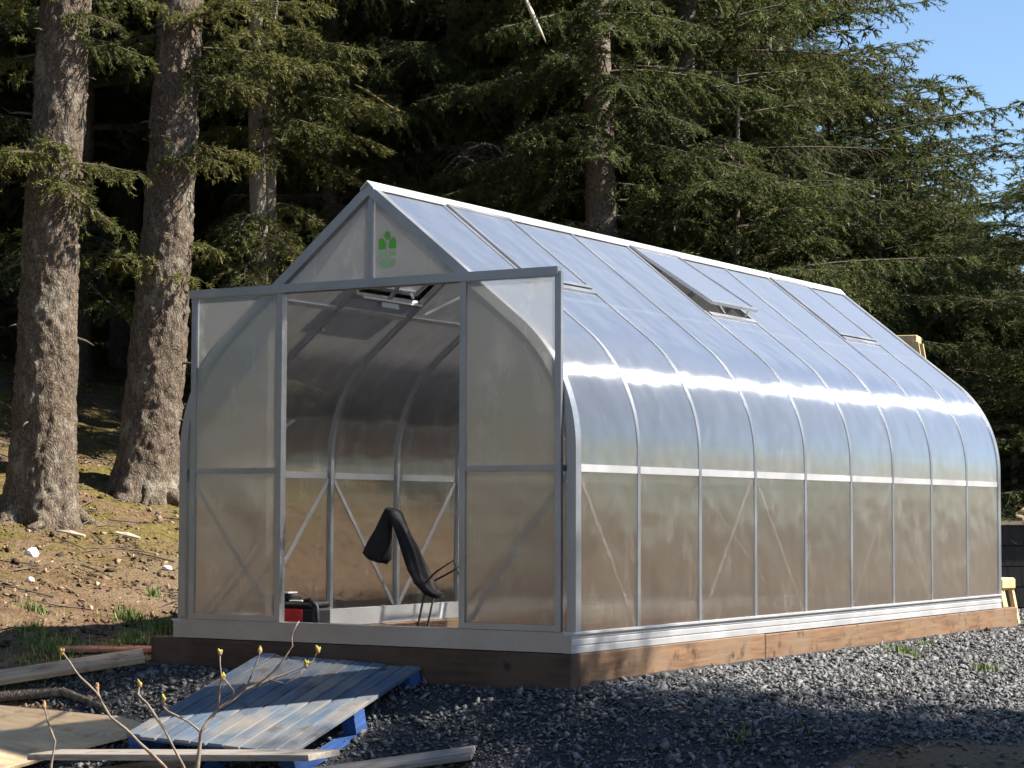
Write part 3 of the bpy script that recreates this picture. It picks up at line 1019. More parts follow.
# the two big trunks at the left, with short boughs of their own
def big_trunk_mesh(name, H, rads, lean, seed):
    """rads: list of (z, radius); scaly bark as real relief"""
    zs = np.concatenate([[-.5], np.arange(0, 7.6, .022), np.linspace(7.7, H, 40)])
    n = 110
    th = np.linspace(0, 2 * np.pi, n, endpoint=False)
    V = np.zeros((len(zs), n, 3))
    zr, rr = zip(*rads)
    for i, z in enumerate(zs):
        r = np.interp(z, zr, rr)
        cx, cy_ = lean[0] * z + .025 * math.sin(z * 1.1 + seed), lean[1] * z
        fl = .30 * math.exp(-max(z, 0) / .24)
        for j in range(n):
            a = th[j]
            rj = r * (1 + fl * (1 + .9 * math.sin(5 * a + seed) * math.sin(2 * a + 1)))
            x, y = rj * math.cos(a), rj * math.sin(a)
            if z < 7.6:
                q = Vector((x * 1.0, y * 1.0, z * .62 + seed))
                cell = noise.cell_vector(q * 24 + noise.noise_vector(q * 11) * 1.1)
                h = .019 * (cell[0] - .45) + .016 * noise.noise(q * 16) + .016 * noise.noise(q * 4.1)
                k = 1 + h / max(r, .05)
                x *= k; y *= k
            V[i, j] = (cx + x, cy_ + y, z)
    i = np.arange(len(zs) * n).reshape(len(zs), n); j = np.roll(i, -1, 1)
    F = np.stack([i[:-1].ravel(), j[:-1].ravel(), j[1:].ravel(), i[1:].ravel()], 1)
    return np_mesh(name, V.reshape(-1, 3), F, BARK_BIG, False)


def bough_tree(name, x, y, trunk, boughs, label, seed, lean=(0, 0), mat=NEEDLE_B, high=None, dens=1.05):
    """boughs: (height, angle from picture-right towards the viewer in degrees, length, droop, rise)"""
    rg = np.random.default_rng(seed)
    T, W = [], []
    base_a = math.atan2(right.y, right.x)
    for (z, an, Lb, dr, ri) in boughs:
        a = base_a - R(an)
        t, w = branch(Lb, rg, dr, ri, dens, .5, 1.0, .10, 7)
        off = np.array([lean[0] * z, lean[1] * z, z])
        T.append(rot_z(t, a) + off); W.append(rot_z(w, a) + off)
    if high:
        z = high[0]
        while z < high[1]:
            f = (z - high[0]) / (high[1] - high[0])
            for k in range(5):
                Lb = high[2] * (1 - f) * rg.uniform(.6, 1.1) + .3
                t, w = branch(Lb, rg, .25, .12, .5, .4, 2.1, .1, 5)
                a = rg.uniform(0, 6.28); off = np.array([lean[0] * z, lean[1] * z, z])
                T.append(rot_z(t, a) + off); W.append(rot_z(w, a) + off)
            z += .7
    return put_tree(name, x, y, trunk, mesh_soup('limbs', np.concatenate(W), TWIG), mesh_soup('crown', np.concatenate(T), mat), 0, 1.0, label, None, .05)


def lean_vec(px_per_m, D):
    k = px_per_m * D / 2148.54
    return (right.x * k, right.y * k)


x1, y1 = view_xy(41, 19.0)
ln1 = lean_vec(3.9, 19)
t1 = big_trunk_mesh('trunk', 18, [(-.5, .34), (0, .30), (.6, .285), (2, .250), (4.4, .222), (8, .19), (18, .02)], ln1, 1.7)
big1 = bough_tree('spruce_tree', x1, y1, t1, [
    (3.30, 185, 1.1, .20, .10), (3.25, 120, .8, .22, .12), (3.20, 20, .85, .30, .10), (3.05, 60, .75, .35, .05), (3.35, 95, .55, .2, .1), (2.95, 8, .6, .7, .0), (3.3, 150, .9, .3, .1),
    (4.35, 10, .75, .5, .15), (4.55, 40, .7, .45, .1), (4.2, 200, .8, .3, .1), (4.7, 130, .7, .3, .15), (4.75, 350, 1.0, .4, .2), (5.0, 90, .6, .3, .2), (4.9, 210, 1.1, .35, .1)],
    'thick scaly spruce trunk at the far left edge, sunlit on its right', 61, ln1, NEEDLE_B, (6.2, 17.5, 2.6))
x2, y2 = view_xy(147, 20.6)
ln2 = lean_vec(6.4, 20.6)
t2 = big_trunk_mesh('trunk', 19, [(-.5, .34), (0, .30), (.5, .275), (1.5, .268), (2.6, .235), (4.4, .215), (8, .19), (19, .02)], ln2, 5.2)
big2 = bough_tree('spruce_tree', x2, y2, t2, [
    (2.35, 165, .85, .14, .10), (2.30, 130, .55, .2, .1), (2.20, 25, .45, .3, .0), (2.5, 350, .5, .3, .1), (3.35, 20, .60, .4, .1), (3.30, 60, .5, .4, .1), (3.5, 100, .35, .3, .1), (3.45, 350, .75, .3, .1),
    (4.25, 15, 1.25, .35, .2), (4.1, 40, 1.0, .4, .1), (4.35, 345, 1.5, .3, .2), (4.6, 70, .8, .3, .2), (4.5, 190, .9, .3, .1), (4.7, 20, 1.6, .35, .25)],
    'second thick spruce trunk, beside the left sliding door', 62, ln2, NEEDLE_B, (6.2, 18.5, 2.6))
for (tree_o, sd, rb) in ((big1, 3, .30), (big2, 9, .30)):
    rg = np.random.default_rng(sd)
    for k in range(7):
        a = k * .9 + rg.uniform(-.2, .2)
        ln_ = rg.uniform(.18, .42); pts = []
        for f in (0, .25, .5, .75, 1):
            rr_ = rb * .75 + ln_ * f; aa = a + .25 * f * rg.uniform(-1, 1)
            px, py = rr_ * math.cos(aa), rr_ * math.sin(aa)
            g = gz(tree_o.location.x + px, tree_o.location.y + py) - tree_o.location.z
            pts.append((px, py, g + .16 * (1 - f) ** 2 - .03 * f))
        MB().tube(pts, [.10, .08, .055, .04, .015], 9, jit=.15).build('root', BARK_BIG, tree_o)
    ln_v = ln1 if sd == 3 else ln2
    for k in range(14):
        a = rg.uniform(0, 6.28); z_ = rg.uniform(.7, 5.5); r_ = np.interp(z_, [0, 5.5], [.27, .20]); l_ = rg.uniform(.05, .22)
        c_ = Vector((ln_v[0] * z_, ln_v[1] * z_, z_)); d_ = Vector((math.cos(a), math.sin(a), rg.uniform(-.3, .2)))
        MB().tube([c_ + d_ * (r_ - .02), c_ + d_ * (r_ + l_ * .6), c_ + d_ * (r_ + l_) - Vector((0, 0, .02))], [.014, .010, .004], 6, jit=.2).build('branch_stub', TWIG, tree_o)
# twin pale stems with lit boughs, left of the gable
for (u, D, r0, lab, seed, bl) in (
        (256, 22.6, .085, 'left slim pale stem of the sunlit twin spruce beside the gable', 63,
         [(3.95, 10, 1.5, .45, .25), (3.7, 45, 1.2, .5, .2), (4.1, 330, 1.3, .35, .25), (4.3, 70, 1.0, .4, .2), (3.6, 170, .8, .4, .2), (3.4, 80, .8, .55, .1), (4.2, 190, .9, .3, .2), (4.5, 20, 1.4, .4, .2), (4.2, 100, 1.1, .45, .1), (4.0, 125, 1.0, .5, .1), (4.6, 95, 1.0, .4, .1), (2.7, 95, .9, .5, .05), (2.5, 60, .8, .5, .05), (2.45, 130, .8, .5, .05), (2.2, 90, .9, .5, .05),
          (1.75, 150, .7, .4, .2), (1.9, 100, .7, .5, .15), (1.55, 40, .8, .45, .15), (1.3, 160, .9, .45, .1), (1.2, 110, .8, .5, .1), (1.0, 20, .8, .4, .1), (1.6, 200, .8, .4, .1), (.85, 130, .9, .4, .1), (2.3, 170, .5, .5, .1)]),
        (270, 23.1, .075, 'right slim pale stem of the sunlit twin spruce beside the gable', 64,
         [(4.05, 355, 1.4, .5, .25), (3.7, 20, 1.3, .55, .2), (4.3, 40, 1.2, .45, .25), (3.4, 350, 1.0, .6, .15), (4.4, 80, .9, .4, .2), (4.1, 85, 1.1, .5, .1), (4.7, 60, 1.1, .4, .1), (2.6, 75, .8, .5, .05), (2.3, 40, 1.0, .5, .05), (2.1, 110, .8, .5, .05), (2.8, 30, .9, .65, .1), (1.9, 20, .9, .45, .15), (1.6, 350, 1.0, .4, .15), (1.3, 40, .9, .5, .1), (2.4, 0, .7, .6, .1), (1.0, 0, 1.1, .4, .1), (.8, 60, .8, .4, .1)])):
    x, y = view_xy(u, D)
    tm = trunk_mesh('trunk', 12, r0 * 1.35, BARK_PALE, 60, 16, (0, 0), .3, seed, .06)
    bough_tree('slim_spruce', x, y, tm, bl, lab, seed, (0, 0), NEEDLE_B, (5.4, 11.5, 1.7), 1.15)

x3, y3 = view_xy(600, 23.5)
bough_tree('spruce_tree', x3, y3, trunk_mesh('trunk', 18, .205, BARK, 60, 20, (0, 0), .35, 12, .04), [
    (4.2, 90, 1.5, .5, .1), (4.5, 55, 1.6, .45, .1), (4.4, 125, 1.6, .45, .1), (4.8, 80, 1.7, .4, .1), (5.1, 105, 1.6, .4, .1), (4.1, 30, 1.8, .4, .1), (4.1, 150, 1.7, .4, .1), (4.9, 20, 2.0, .35, .1), (4.9, 165, 2.0, .35, .1), (5.4, 90, 1.8, .4, .1),
    (5.5, 50, 1.8, .4, .1), (5.5, 130, 1.8, .4, .1), (5.7, 75, 1.6, .4, .1), (3.3, 10, 1.6, .35, .1), (3.5, 330, 2.0, .3, .1), (3.2, 190, 1.5, .35, .1), (3.6, 215, 2.0, .3, .1), (2.6, 350, 1.7, .3, .1), (2.2, 200, 1.6, .35, .1), (3.9, 10, 2.2, .35, .15), (3.8, 175, 2.0, .4, .15)],
    'dark-trunked spruce rising behind the middle of the greenhouse ridge', 65, (0, 0), NEEDLE, (6.0, 17.5, 3.0))

# trees off to the right: their shade falls across the foreground, and they stand in the reflections
for (x, y, k, sc, rot, lab) in (
        (10.35, 3.92, 'F', (1.0, 1.0), 1.0, 'spruce to the right of the yard, nearest the greenhouse, shading the gravel'),
        (11.5, 2.6, 'F', (1.05, 1.04), 2.0, 'second spruce to the right of the yard, shading the gravel'),
        (12.9, 1.1, 'F', (1.1, 1.1), 3.0, 'third spruce to the right of the yard, level with the front gable'),
        (17.5, 26, 'A', (1.0, .62), .4, 'spruce far off beyond the right rear of the yard, nearest the bed'),
        (22, 30, 'C', (1.1, .62), 1.4, 'spruce far off beyond the right rear of the yard, middle'),
        (13, 29, 'C', (1.1, .52), 2.4, 'spruce far off beyond the right rear of the yard, leftmost'),
        (26, 25, 'A', (1.1, .66), 3.4, 'spruce far off beyond the right rear of the yard, rightmost'),
        (28, 19, 'C', (1.1, .60), 4.4, 'spruce far off straight to the right of the yard'),
        (31, 11, 'A', (1.1, .62), 5.0, 'spruce far off to the right of the yard, towards the viewer'),
        (30, 30, 'C', (1.1, .70), 5.6, 'spruce in the second row far off beyond the right rear of the yard'),
        (20, 21, 'E', (1.3, .85), 2.2, 'bushy young spruce beyond the right rear of the yard'),
        (24, 14, 'E', (1.3, .80), 3.9, 'bushy young spruce far off to the right of the yard'),
        (16, 35, 'A', (1.1, .60), 1.1, 'spruce behind the leftmost one beyond the right rear of the yard'),
        (-9.2, 1.8, 'C', (1.0, .9), .7, 'spruce left of the view, nearest the far left trunk'),
        (-8.6, -1.2, 'A', (.95, .9), 1.9, 'spruce left of the view, second from the far left trunk'),
        (-7.2, -4.0, 'C', (1.0, .95), 3.1, 'spruce left of the view, third from the far left trunk'),
        (-5.0, -7.0, 'A', (.95, .9), 4.3, 'spruce left of the view, fourth from the far left trunk'),
        (-2.2, -10.5, 'C', (1.0, .9), 5.5, 'spruce left of the view, beside the viewer')):
    t, (c, l) = KIND[k]
    put_tree('spruce_tree', x, y, t, l, c, rot, sc, lab)

# ------------------------------------------------------------------ crushed rock, litter, grass
def frustum(x, y, z, m=140):
    p = np.stack([x, y, z], -1) - np.array(CAM)
    D = p @ np.array(vd)
    u = 512 + 2148.54 * (p @ np.array(right)) / D
    v = 384 - 2148.54 * (p @ np.array(up)) / D
    return (u > -m) & (u < 1024 + m) & (v > 300) & (v < 768 + m), D


OCT_V = np.array([(1, 0, 0), (0, 1, 0), (-1, 0, 0), (0, -1, 0), (0, 0, 1), (0, 0, -1), (.7, .7, .45), (-.7, -.6, .5)], float)
OCT_F = np.array([(0, 6, 4), (6, 1, 4), (1, 2, 4), (2, 7, 4), (7, 3, 4), (3, 0, 4), (0, 1, 6), (2, 3, 7), (0, 3, 2), (0, 2, 1)], int)


def scatter(name, x, y, z, size, flat, mat, rg, label, cat):
    N = len(x)
    P = OCT_V[None] * (1 + rg.normal(size=(N, 8, 3)) * .22)
    P = P * np.stack([np.ones(N), rg.uniform(.55, 1, N), flat * rg.uniform(.7, 1.3, N)], 1)[:, None] * size[:, None, None]
    q = rg.normal(size=(N, 4)); q[:, 1:3] *= .35; q /= np.linalg.norm(q, axis=1, keepdims=True)
    w_, a, b, c = q.T
    Rm = np.stack([1 - 2 * (b * b + c * c), 2 * (a * b - c * w_), 2 * (a * c + b * w_), 2 * (a * b + c * w_), 1 - 2 * (a * a + c * c), 2 * (b * c - a * w_), 2 * (a * c - b * w_), 2 * (b * c + a * w_), 1 - 2 * (a * a + b * b)], 1).reshape(N, 3, 3)
    P = np.einsum('nij,nkj->nki', Rm, P) + np.stack([x, y, z], 1)[:, None]
    F = (OCT_F[None] + (np.arange(N) * 8)[:, None, None]).reshape(-1, 3)
    o = link(bpy.data.objects.new(name, np_mesh(name, P.reshape(-1, 3), F, mat)))
    return tag(o, label, cat, kind='stuff')


rg = np.random.default_rng(99)
N = 250000
x = rg.uniform(-2.4, 6.5, N); y = rg.uniform(-2.6, 11.5, N)
inside = (np.abs(x + .08) < 1.60) & (y > -.02) & (y < 7.88)
ok = (~inside) & (rg.random(N) < gravel_mask(x, y) * 1.0)
x, y = x[ok], y[ok]; z = terrain(x, y)
fr, D = frustum(x, y, z)
fr &= rg.random(len(x)) < np.clip(15 / D, .55, 1)
x, y, z = x[fr], y[fr], z[fr]
sz = np.clip(rg.lognormal(math.log(.0118), .5, len(x)), .005, .040)
GRAVEL = m_stone('crushed_rock', (0.012, 0.0125, 0.014), (0.165, 0.163, 0.163))
scatter('gravel', x, y, z + sz * .25, sz, .42, GRAVEL, rg, 'dark grey crushed rock spread in front of and beside the greenhouse', 'gravel')

N = 80000
x = rg.uniform(-15, -1.65, N); y = rg.uniform(-2.5, 14, N)
z = terrain(x, y)
fr, D = frustum(x, y, z)
fr &= rg.random(N) < np.clip(22 / D - .6, .12, 1)
x, y, z = x[fr], y[fr], z[fr]
sz = np.clip(rg.lognormal(math.log(.0145), .5, len(x)), .006, .05)
t = NT('leaf_litter')
geo = t.n('ShaderNodeNewGeometry')
t.pbsdf(t.ramp(geo.outputs['Random Per Island'], [(0.0, (.028, .018, .011)), (.35, (.085, .054, .031)), (.7, (.18, .118, .068)), (.95, (.26, .18, .11)), (1.0, (.42, .35, .27))]), .9)
scatter('forest_litter', x, y, z + sz * .15, sz, .26, t.m, rg, 'brown clods, bark and needle litter on the ground left of the greenhouse', 'litter')
# thin fallen twigs in the litter
mb = MB()
for i in range(230):
    x0, y0 = random.uniform(-9, -1.8), random.uniform(-1.2, 8)
    a, l_ = random.uniform(0, 6.28), random.uniform(.12, .6)
    pts = [(x0 + math.cos(a) * l_ * k + random.uniform(-.02, .02), y0 + math.sin(a) * l_ * k, gz(x0 + math.cos(a) * l_ * k, y0 + math.sin(a) * l_ * k) + .012 + random.uniform(0, .02)) for k in (0, .5, 1)]
    mb.tube(pts, [.008, .006, .003], 4, smooth=False)
tag(mb.build('fallen_twigs', TWIG), 'thin brown twigs strewn over the forest floor', 'twigs', kind='stuff')

# grass
t = NT('grass_blades')
geo = t.n('ShaderNodeNewGeometry')
gcol = t.ramp(geo.outputs['Random Per Island'], [(0, (.05, .085, .018)), (.6, (.13, .19, .035)), (1, (.25, .27, .07))])
t.pbsdf(gcol, .7)
P = []
for (cx, cy_, r_, n, h) in ((-2.90, 1.18, .16, 220, .09), (-2.52, 1.15, .20, 420, .10), (-2.33, .60, .14, 200, .08), (-2.40, -.10, .22, 300, .09), (-2.75, .05, .16, 180, .09), (-2.15, .20, .12, 160, .08), (-3.2, .5, .14, 120, .07),
                            (-2.30, -.42, .28, 260, .07), (-3.3, 1.9, .12, 90, .07), (1.918, 4.05, .20, 150, .07), (2.10, 3.75, .10, 60, .05), (2.66, 3.64, .16, 110, .06), (2.70, -.33, .14, 50, .04), (2.95, -.1, .12, 30, .035), (1.75, 4.9, .12, 60, .05)):
    for i in range(n):
        a, q = random.uniform(0, 6.28), r_ * abs(random.gauss(0, .55))
        x0, y0 = cx + math.cos(a) * q, cy_ + math.sin(a) * q
        z0 = gz(x0, y0) + .005
        b = random.uniform(0, 6.28); hh = h * random.uniform(.4, 1.2); ln = random.uniform(.1, .7) * hh
        w = .005
        P.append([(x0 - math.sin(b) * w, y0 + math.cos(b) * w, z0), (x0 + math.sin(b) * w, y0 - math.cos(b) * w, z0), (x0 + math.cos(b) * ln, y0 + math.sin(b) * ln, z0 + hh)])
o = link(bpy.data.objects.new('grass', mesh_soup('grass', np.array(P), t.m)))
tag(o, 'small fresh green grass tufts by the boards and in the gravel', 'grass', kind='stuff')


# ------------------------------------------------------------------ boards on the ground
def plank(name, p0, p1, w, th, mat, label, lift=0.0, group=None, roll=0.0, z=None):
    """flat board lying from p0 to p1 (xy); follows the slope"""
    z0 = gz(*p0) if z is None else z[0]; z1 = gz(*p1) if z is None else z[1]
    a = Vector((*p0, z0 + lift)); b = Vector((*p1, z1 + lift))
    d = (b - a); ln = d.length; d.normalize()
    s = Vector((0, 0, 1)).cross(d).normalized()
    mid = (a + b) / 2
    q = mid + s * .15; g = gz(q.x, q.y) - gz(mid.x, mid.y)
    if z is None: s = (s + Vector((0, 0, g / .15))).normalized()
    n = d.cross(s)
    s = s * math.cos(roll) + n * math.sin(roll); n = d.cross(s)
    M = Matrix((d, s, n)).transposed().to_4x4(); M.translation = mid
    o = MB().box((-ln / 2, -w / 2, 0), (ln / 2, w / 2, th), ch=.003).build(name, mat)
    o.matrix_world = M
    return tag(o, label, 'board', group)


plank('board', (-2.95, -1.27), (-1.70, -.03), .15, .042, PALE_WOOD, 'long pale board running left from the timber corner', .03)
plank('board', (-2.35, -.16), (-1.76, .56), .10, .03, RED_WOOD, 'narrow reddish board behind the long pale board', .02)
plank('board', (-1.15, -1.50), (.78, -1.41), .30, .035, GREY_WOOD, 'weathered grey board across the foot of the pallet', .04, z=(-.65, -.545))
plank('board', (-1.25, -1.66), (-.22, -1.22), .20, .03, PALE_WOOD, 'pale board at the bottom edge, below the plywood sheet', .04)
plank('board', (.48, -1.20), (1.36, -.84), .15, .028, GREY_WOOD, 'grey-brown board in the gravel right of the pallet', .03)
plank('board', (-1.75, -1.80), (.30, -1.68), .34, .03, GREY_WOOD, 'wide grey board along the bottom edge, under the narrower boards', 0, z=(-.76, -.68))
# torn plywood sheet
t = [(-2.6, -1.75), (-2.4, -.98), (-2.0, -.90), (-1.20, -.83), (-.80, -.90), (-1.20, -1.20), (-1.44, -1.44), (-1.70, -1.80)]
pts = [Vector((x_, y_, gz(x_, y_) + .06)) for x_, y_ in t]
o = MB().prism(pts[::-1], (0, 0, -.018)).build('plywood_sheet', m_wood('plywood', (.42, .29, .17), (.62, .47, .30), 'X', stain=(.33, .22, .13, 1), knots=False))
tag(o, 'tan plywood sheet with a pointed end lying at bottom left', 'plywood')
# log beside it
pts = [(-2.55, -1.0), (-2.2, -.78), (-1.86, -.6), (-1.6, -.66), (-1.37, -.72)]
o = MB().tube([(x_, y_, gz(x_, y_) + .035) for x_, y_ in pts], [.036, .034, .030, .022, .012], 9, jit=.16).build('fallen_branch', BARK)
tag(o, 'dark fallen branch lying behind the plywood sheet', 'branch')

# pallet leaned as a ramp against the front beam
PA, PB, PC = Vector((-.726, -.05, -.072)), Vector((.478, -.05, -.112)), Vector((.514, -1.204, -.483))
pu = (PB - PA).normalized(); pv = (PC - PB).normalized(); pn = pu.cross(pv) * -1
pv = pn.cross(pu) * -1 if (pn.cross(pu)).dot(pv) < 0 else pn.cross(pu)
pn = pn if pn.z > 0 else -pn
pal = empty('pallet', PA)
tag(pal, 'worn blue wooden pallet sloping down from the doorway sill', 'pallet')
MP = Matrix((pu, -pv, pn)).transposed().to_4x4()
pal.matrix_world = Matrix.Translation(PA) @ MP
PW, PL = 1.204, 1.30
n = 10
bw = PW / n
for i in range(n):
    j = random.uniform(-.012, .012)
    MB().box((i * bw + .007, -PL + j, -.020), ((i + 1) * bw - .007, 0 + j, random.uniform(-.002, .002)), ch=.002).build('deck_board', BLUE_WOOD, pal)
for y_ in (-.07, -PL / 2, -PL + .07):
    MB().box((.002, y_ - .05, -.040), (PW - .002, y_ + .05, -.0215)).build('stringer', BLUE_SIDE, pal)
    for x_ in (.055, PW / 2, PW - .055):
        MB().box((x_ - .05, y_ - .052, -.140), (x_ + .05, y_ + .052, -.0405)).build('block', BLUE_SIDE, pal)
for x_ in (.055, PW / 2, PW - .055):
    MB().box((x_ - .052, -PL, -.160), (x_ + .052, 0, -.1405)).build('bottom_board', BLUE_SIDE, pal)

# ------------------------------------------------------------------ inside the doorway
tb = empty('toolbox', (-.84, .50, -.12))
tb.scale = (1, 1, 1.16)
tag(tb, 'red and black toolbox just inside the door sill', 'toolbox')
MB().box((-.17, -.09, 0), (.13, .09, .20), ch=.015).build('case', BLACK, tb)
MB().box((-.172, -.108, .06), (.10, .092, .262), ch=.008).build('red_shell', RED, tb)
MB().box((-.19, -.11, .266), (.17, .10, .300), ch=.012).box((-.13, -.06, .30), (-.02, .05, .342), ch=.014).build('lid', BLACK, tb)
MB().box((.04, -.103, .0), (.19, .08, .266), ch=.012).build('black_end', BLACK, tb)
MB().tube([(.20, -.08, .02), (.215, -.09, .16), (.20, -.09, .28), (.14, -.09, .315), (.10, -.09, .305)], .013, 8).build('carry_handle', BLACK, tb)
MB().box((-.115, -.07, .343), (-.045, .03, .352), ch=.003).box((-.03, -.085, .301), (.075, -.03, .309), ch=.003).build('pale_clip', WHITE, tb)

ch = empty('folding_chair', (-.30, 1.0, -.12))
tag(ch, 'black cloth draped over a thin-legged folding chair inside the doorway', 'chair')
path = [(-.595, .49, .085), (-.585, .52, .092), (-.565, .60, .080), (-.535, .70, .060), (-.505, .78, .040), (-.475, .815, .028), (-.44, .80, .028), (-.405, .74, .036), (-.365, .65, .048), (-.315, .55, .058), (-.265, .45, .064), (-.215, .36, .060), (-.17, .30, .045), (-.12, .272, .028), (-.075, .268, .016)]
rings = []
for i, (px, pz, hw) in enumerate(path):
    a, b = path[max(i - 1, 0)], path[min(i + 1, len(path) - 1)]
    d = Vector((b[0] - a[0], 0, b[1] - a[1])).normalized()
    nrm = Vector((d.z, 0, -d.x))
    dep = .055 + .018 * math.sin(i * 1.3)
    rg_l = []
    for k in range(28):
        t_ = 2 * math.pi * k / 28
        fold = 1 + .10 * math.sin(3 * t_ + i * .5) + .09 * math.sin(7 * t_ - i * .8) + .30 * noise.noise(Vector((math.cos(t_) * 1.6, math.sin(t_) * 1.6, i * .45)))
        rg_l.append(Vector((px + .30, 0, pz + .12)) + nrm * math.cos(t_) * hw * fold + Vector((0, 1, 0)) * math.sin(t_) * dep * fold)
    rings.append(rg_l)
MB().quad_strip(rings, smooth=True).build('draped_cloth', CLOTH, ch)
for y_, dx_ in ((-.03, 0), (.04, .03)):
    MB().tube([(.12 + dx_, y_, .42), (.07 + dx_, y_, .22), (.01 + dx_, y_, 0.0)], .007, 8).build('leg', ROD, ch)
    MB().tube([(.12, y_, .47), (.22 + dx_, y_ * 2, .54), (.36 + dx_, y_ * 2, .62), (.46 + dx_, y_ * 2, .40), (.50 + dx_, y_ * 2, 0)], .007, 8).build('back_leg', ROD, ch)

# ------------------------------------------------------------------ behind the far gable
sl = empty('stepladder', (.10, 8.6, gz(.1, 8.6)))
tag(sl, 'wooden stepladder whose top shows over the far end of the roof', 'stepladder')
HT = 2.50 - gz(.2, 8.75)
sl.rotation_euler = (0, 0, R(12))
MB().box((-.08, -.14, HT - .07), (.20, .14, HT), ch=.006).build('top_cap', YEL_WOOD, sl)
for sy in (-1, 1):
    MB().bar((.18, sy * .14, HT - .071), (.62, sy * .26, 0), .035, .075, (1, 0, 0)).build('front_rail', YEL_WOOD, sl)
    MB().bar((-.06, sy * .13, HT - .071), (-.62, sy * .24, 0), .03, .05, (1, 0, 0)).build('back_leg', YEL_WOOD, sl)
for k in range(1, 8):
    f = k / 8
    xx, zz, hw = .18 + .44 * f, (HT - .071) * (1 - f), .14 + .12 * f - .018
    MB().box((xx - .05, -hw, zz - .012), (xx + .05, hw, zz + .012)).build('step', YEL_WOOD, sl)

tr_ = empty('wooden_trestle', (1.30, 8.0, gz(1.3, 8.0)), (0, 0, R(-20)))
tag(tr_, 'small yellow wooden trestle at the rear corner of the timber frame', 'trestle')
MB().box((-.14, -.10, .31), (.07, .12, .42), ch=.02).build('top_block', YEL_WOOD, tr_)
for (xa, xb) in ((-.08, .0), (.03, .10)):
    for y_ in (-.07, .09):
        MB().bar((xa, y_, .309), (xb, y_, 0), .03, .045, (1, 0, 0)).build('leg', YEL_WOOD, tr_)

DARKW = m_wood('dark_stained_board', (.012, .011, .011), (.045, .040, .036), 'Z')
fx, fy = -.6, 13.6
fe = empty('board_fence', (fx, fy, gz(fx, fy)), (0, 0, YAW))
tag(fe, 'dark board fence with a pale post at the right edge', 'fence')
for k in range(16):
    hh = 1.60 + .02 * math.sin(k * 2.1)
    MB().box((-.75 + k * .15, -.012, .05), (-.75 + k * .15 + .14, .012, hh)).build('board', DARKW, fe)
for z_ in (.4, 1.4):
    MB().box((-.78, .013, z_), (1.68, .05, z_ + .09)).build('rail', DARKW, fe)
MB().box((-.78, -.03, 1.64), (1.68, .05, 1.675)).build('top_rail', GREY_WOOD, fe)
for x_ in (.10, 1.5):
    MB().box((x_, -.075, 0), (x_ + .07, -.032, 1.72)).build('post', GREY_WOOD, fe)

bx, by = .75, 11.0
bd = empty('raised_bed', (bx, by, gz(bx, by)), (0, 0, YAW))
tag(bd, 'dark raised garden bed with a pale top board at the right edge', 'raised bed')
for z_ in range(4):
    MB().box((-.6, -.5, z_ * .205), (1.6, -.46, z_ * .205 + .195)).build('side_board', DARKW, bd)
    MB().box((-.6, -.459, z_ * .205), (-.56, .5, z_ * .205 + .195)).build('side_board', DARKW, bd)
MB().box((-.63, -.53, .82), (1.63, -.43, .86)).build('top_board', PALE_WOOD, bd)
MB().box((-.555, -.455, 0), (1.6, .5, .74)).build('soil', m_plain('dark_soil', (.03, .022, .016), .95, 0, .5, 12), bd)
# root lump on the bed
bm = bmesh.new()
bmesh.ops.create_icosphere(bm, subdivisions=4, radius=.17)
for v in bm.verts:
    q = v.co * 6
    v.co = v.co * (1 + .35 * noise.noise(q) + .15 * noise.noise(q * 2.7))
    v.co.z *= .75
me = bpy.data.meshes.new('root_wad'); bm.to_mesh(me); bm.free()
me.materials.append(m_plain('tan_root', (.30, .22, .14), .9, 0, .5, 12))
o = link(bpy.data.objects.new('root_wad', me)); lx, ly = .62, 10.85
o.location = (.62, 10.93, gz(bx, by) + .86)
tag(o, 'knotted tan root lump resting on the dark raised bed', 'root')

# ------------------------------------------------------------------ bits on the forest floor
def lump(name, x, y, r, mat, label, cat, flat=.6, seed=0, group=None):
    bm = bmesh.new()
    bmesh.ops.create_icosphere(bm, subdivisions=2, radius=r)
    for v in bm.verts:
        v.co = v.co * (1 + .35 * noise.noise(v.co / r * 1.3 + Vector((seed * 3.1, 0, 0))))
        v.co.z *= flat
    me = bpy.data.meshes.new(name); bm.to_mesh(me); bm.free(); me.materials.append(mat)
    o = link(bpy.data.objects.new(name, me)); o.location = (x, y, gz(x, y) + r * flat * .5)
    return tag(o, label, cat, group)


PSTONE = m_plain('pale_stone', (.62, .60, .56), .8, 0, .2, 20)
lump('stone', -4.74, 2.07, .055, PSTONE, 'largest white stone, in front of the far left trunk', 'stone', .9, 1)
lump('stone', -3.87, 1.16, .030, PSTONE, 'small white stone below the largest white stone', 'stone', .8, 2)
lump('stone', -3.87, 2.71, .040, PSTONE, 'white stone close beside the left greenhouse wall', 'stone', .6, 3)
SPLIT = m_plain('split_pale_wood', (.60, .52, .40), .85, 0, .25, 15)
for (x_, y_, ln_, an, lab) in ((-5.17, 2.97, .26, 20, 'pale split stick on the ground below the far left trunk'), (-5.9, 5.0, .16, 60, 'short pale stick between the two big trunks'), (-5.0, 3.5, .22, 25, 'pale stick right of the far left trunk')):
    a = R(an)
    p = [(x_ + math.cos(a) * ln_ * k, y_ + math.sin(a) * ln_ * k, gz(x_ + math.cos(a) * ln_ * k, y_ + math.sin(a) * ln_ * k) + .025) for k in (-.5, 0, .5)]
    tag(MB().tube(p, [.010, .022, .012], 6, smooth=False, jit=.2).build('stick', SPLIT), lab, 'stick')
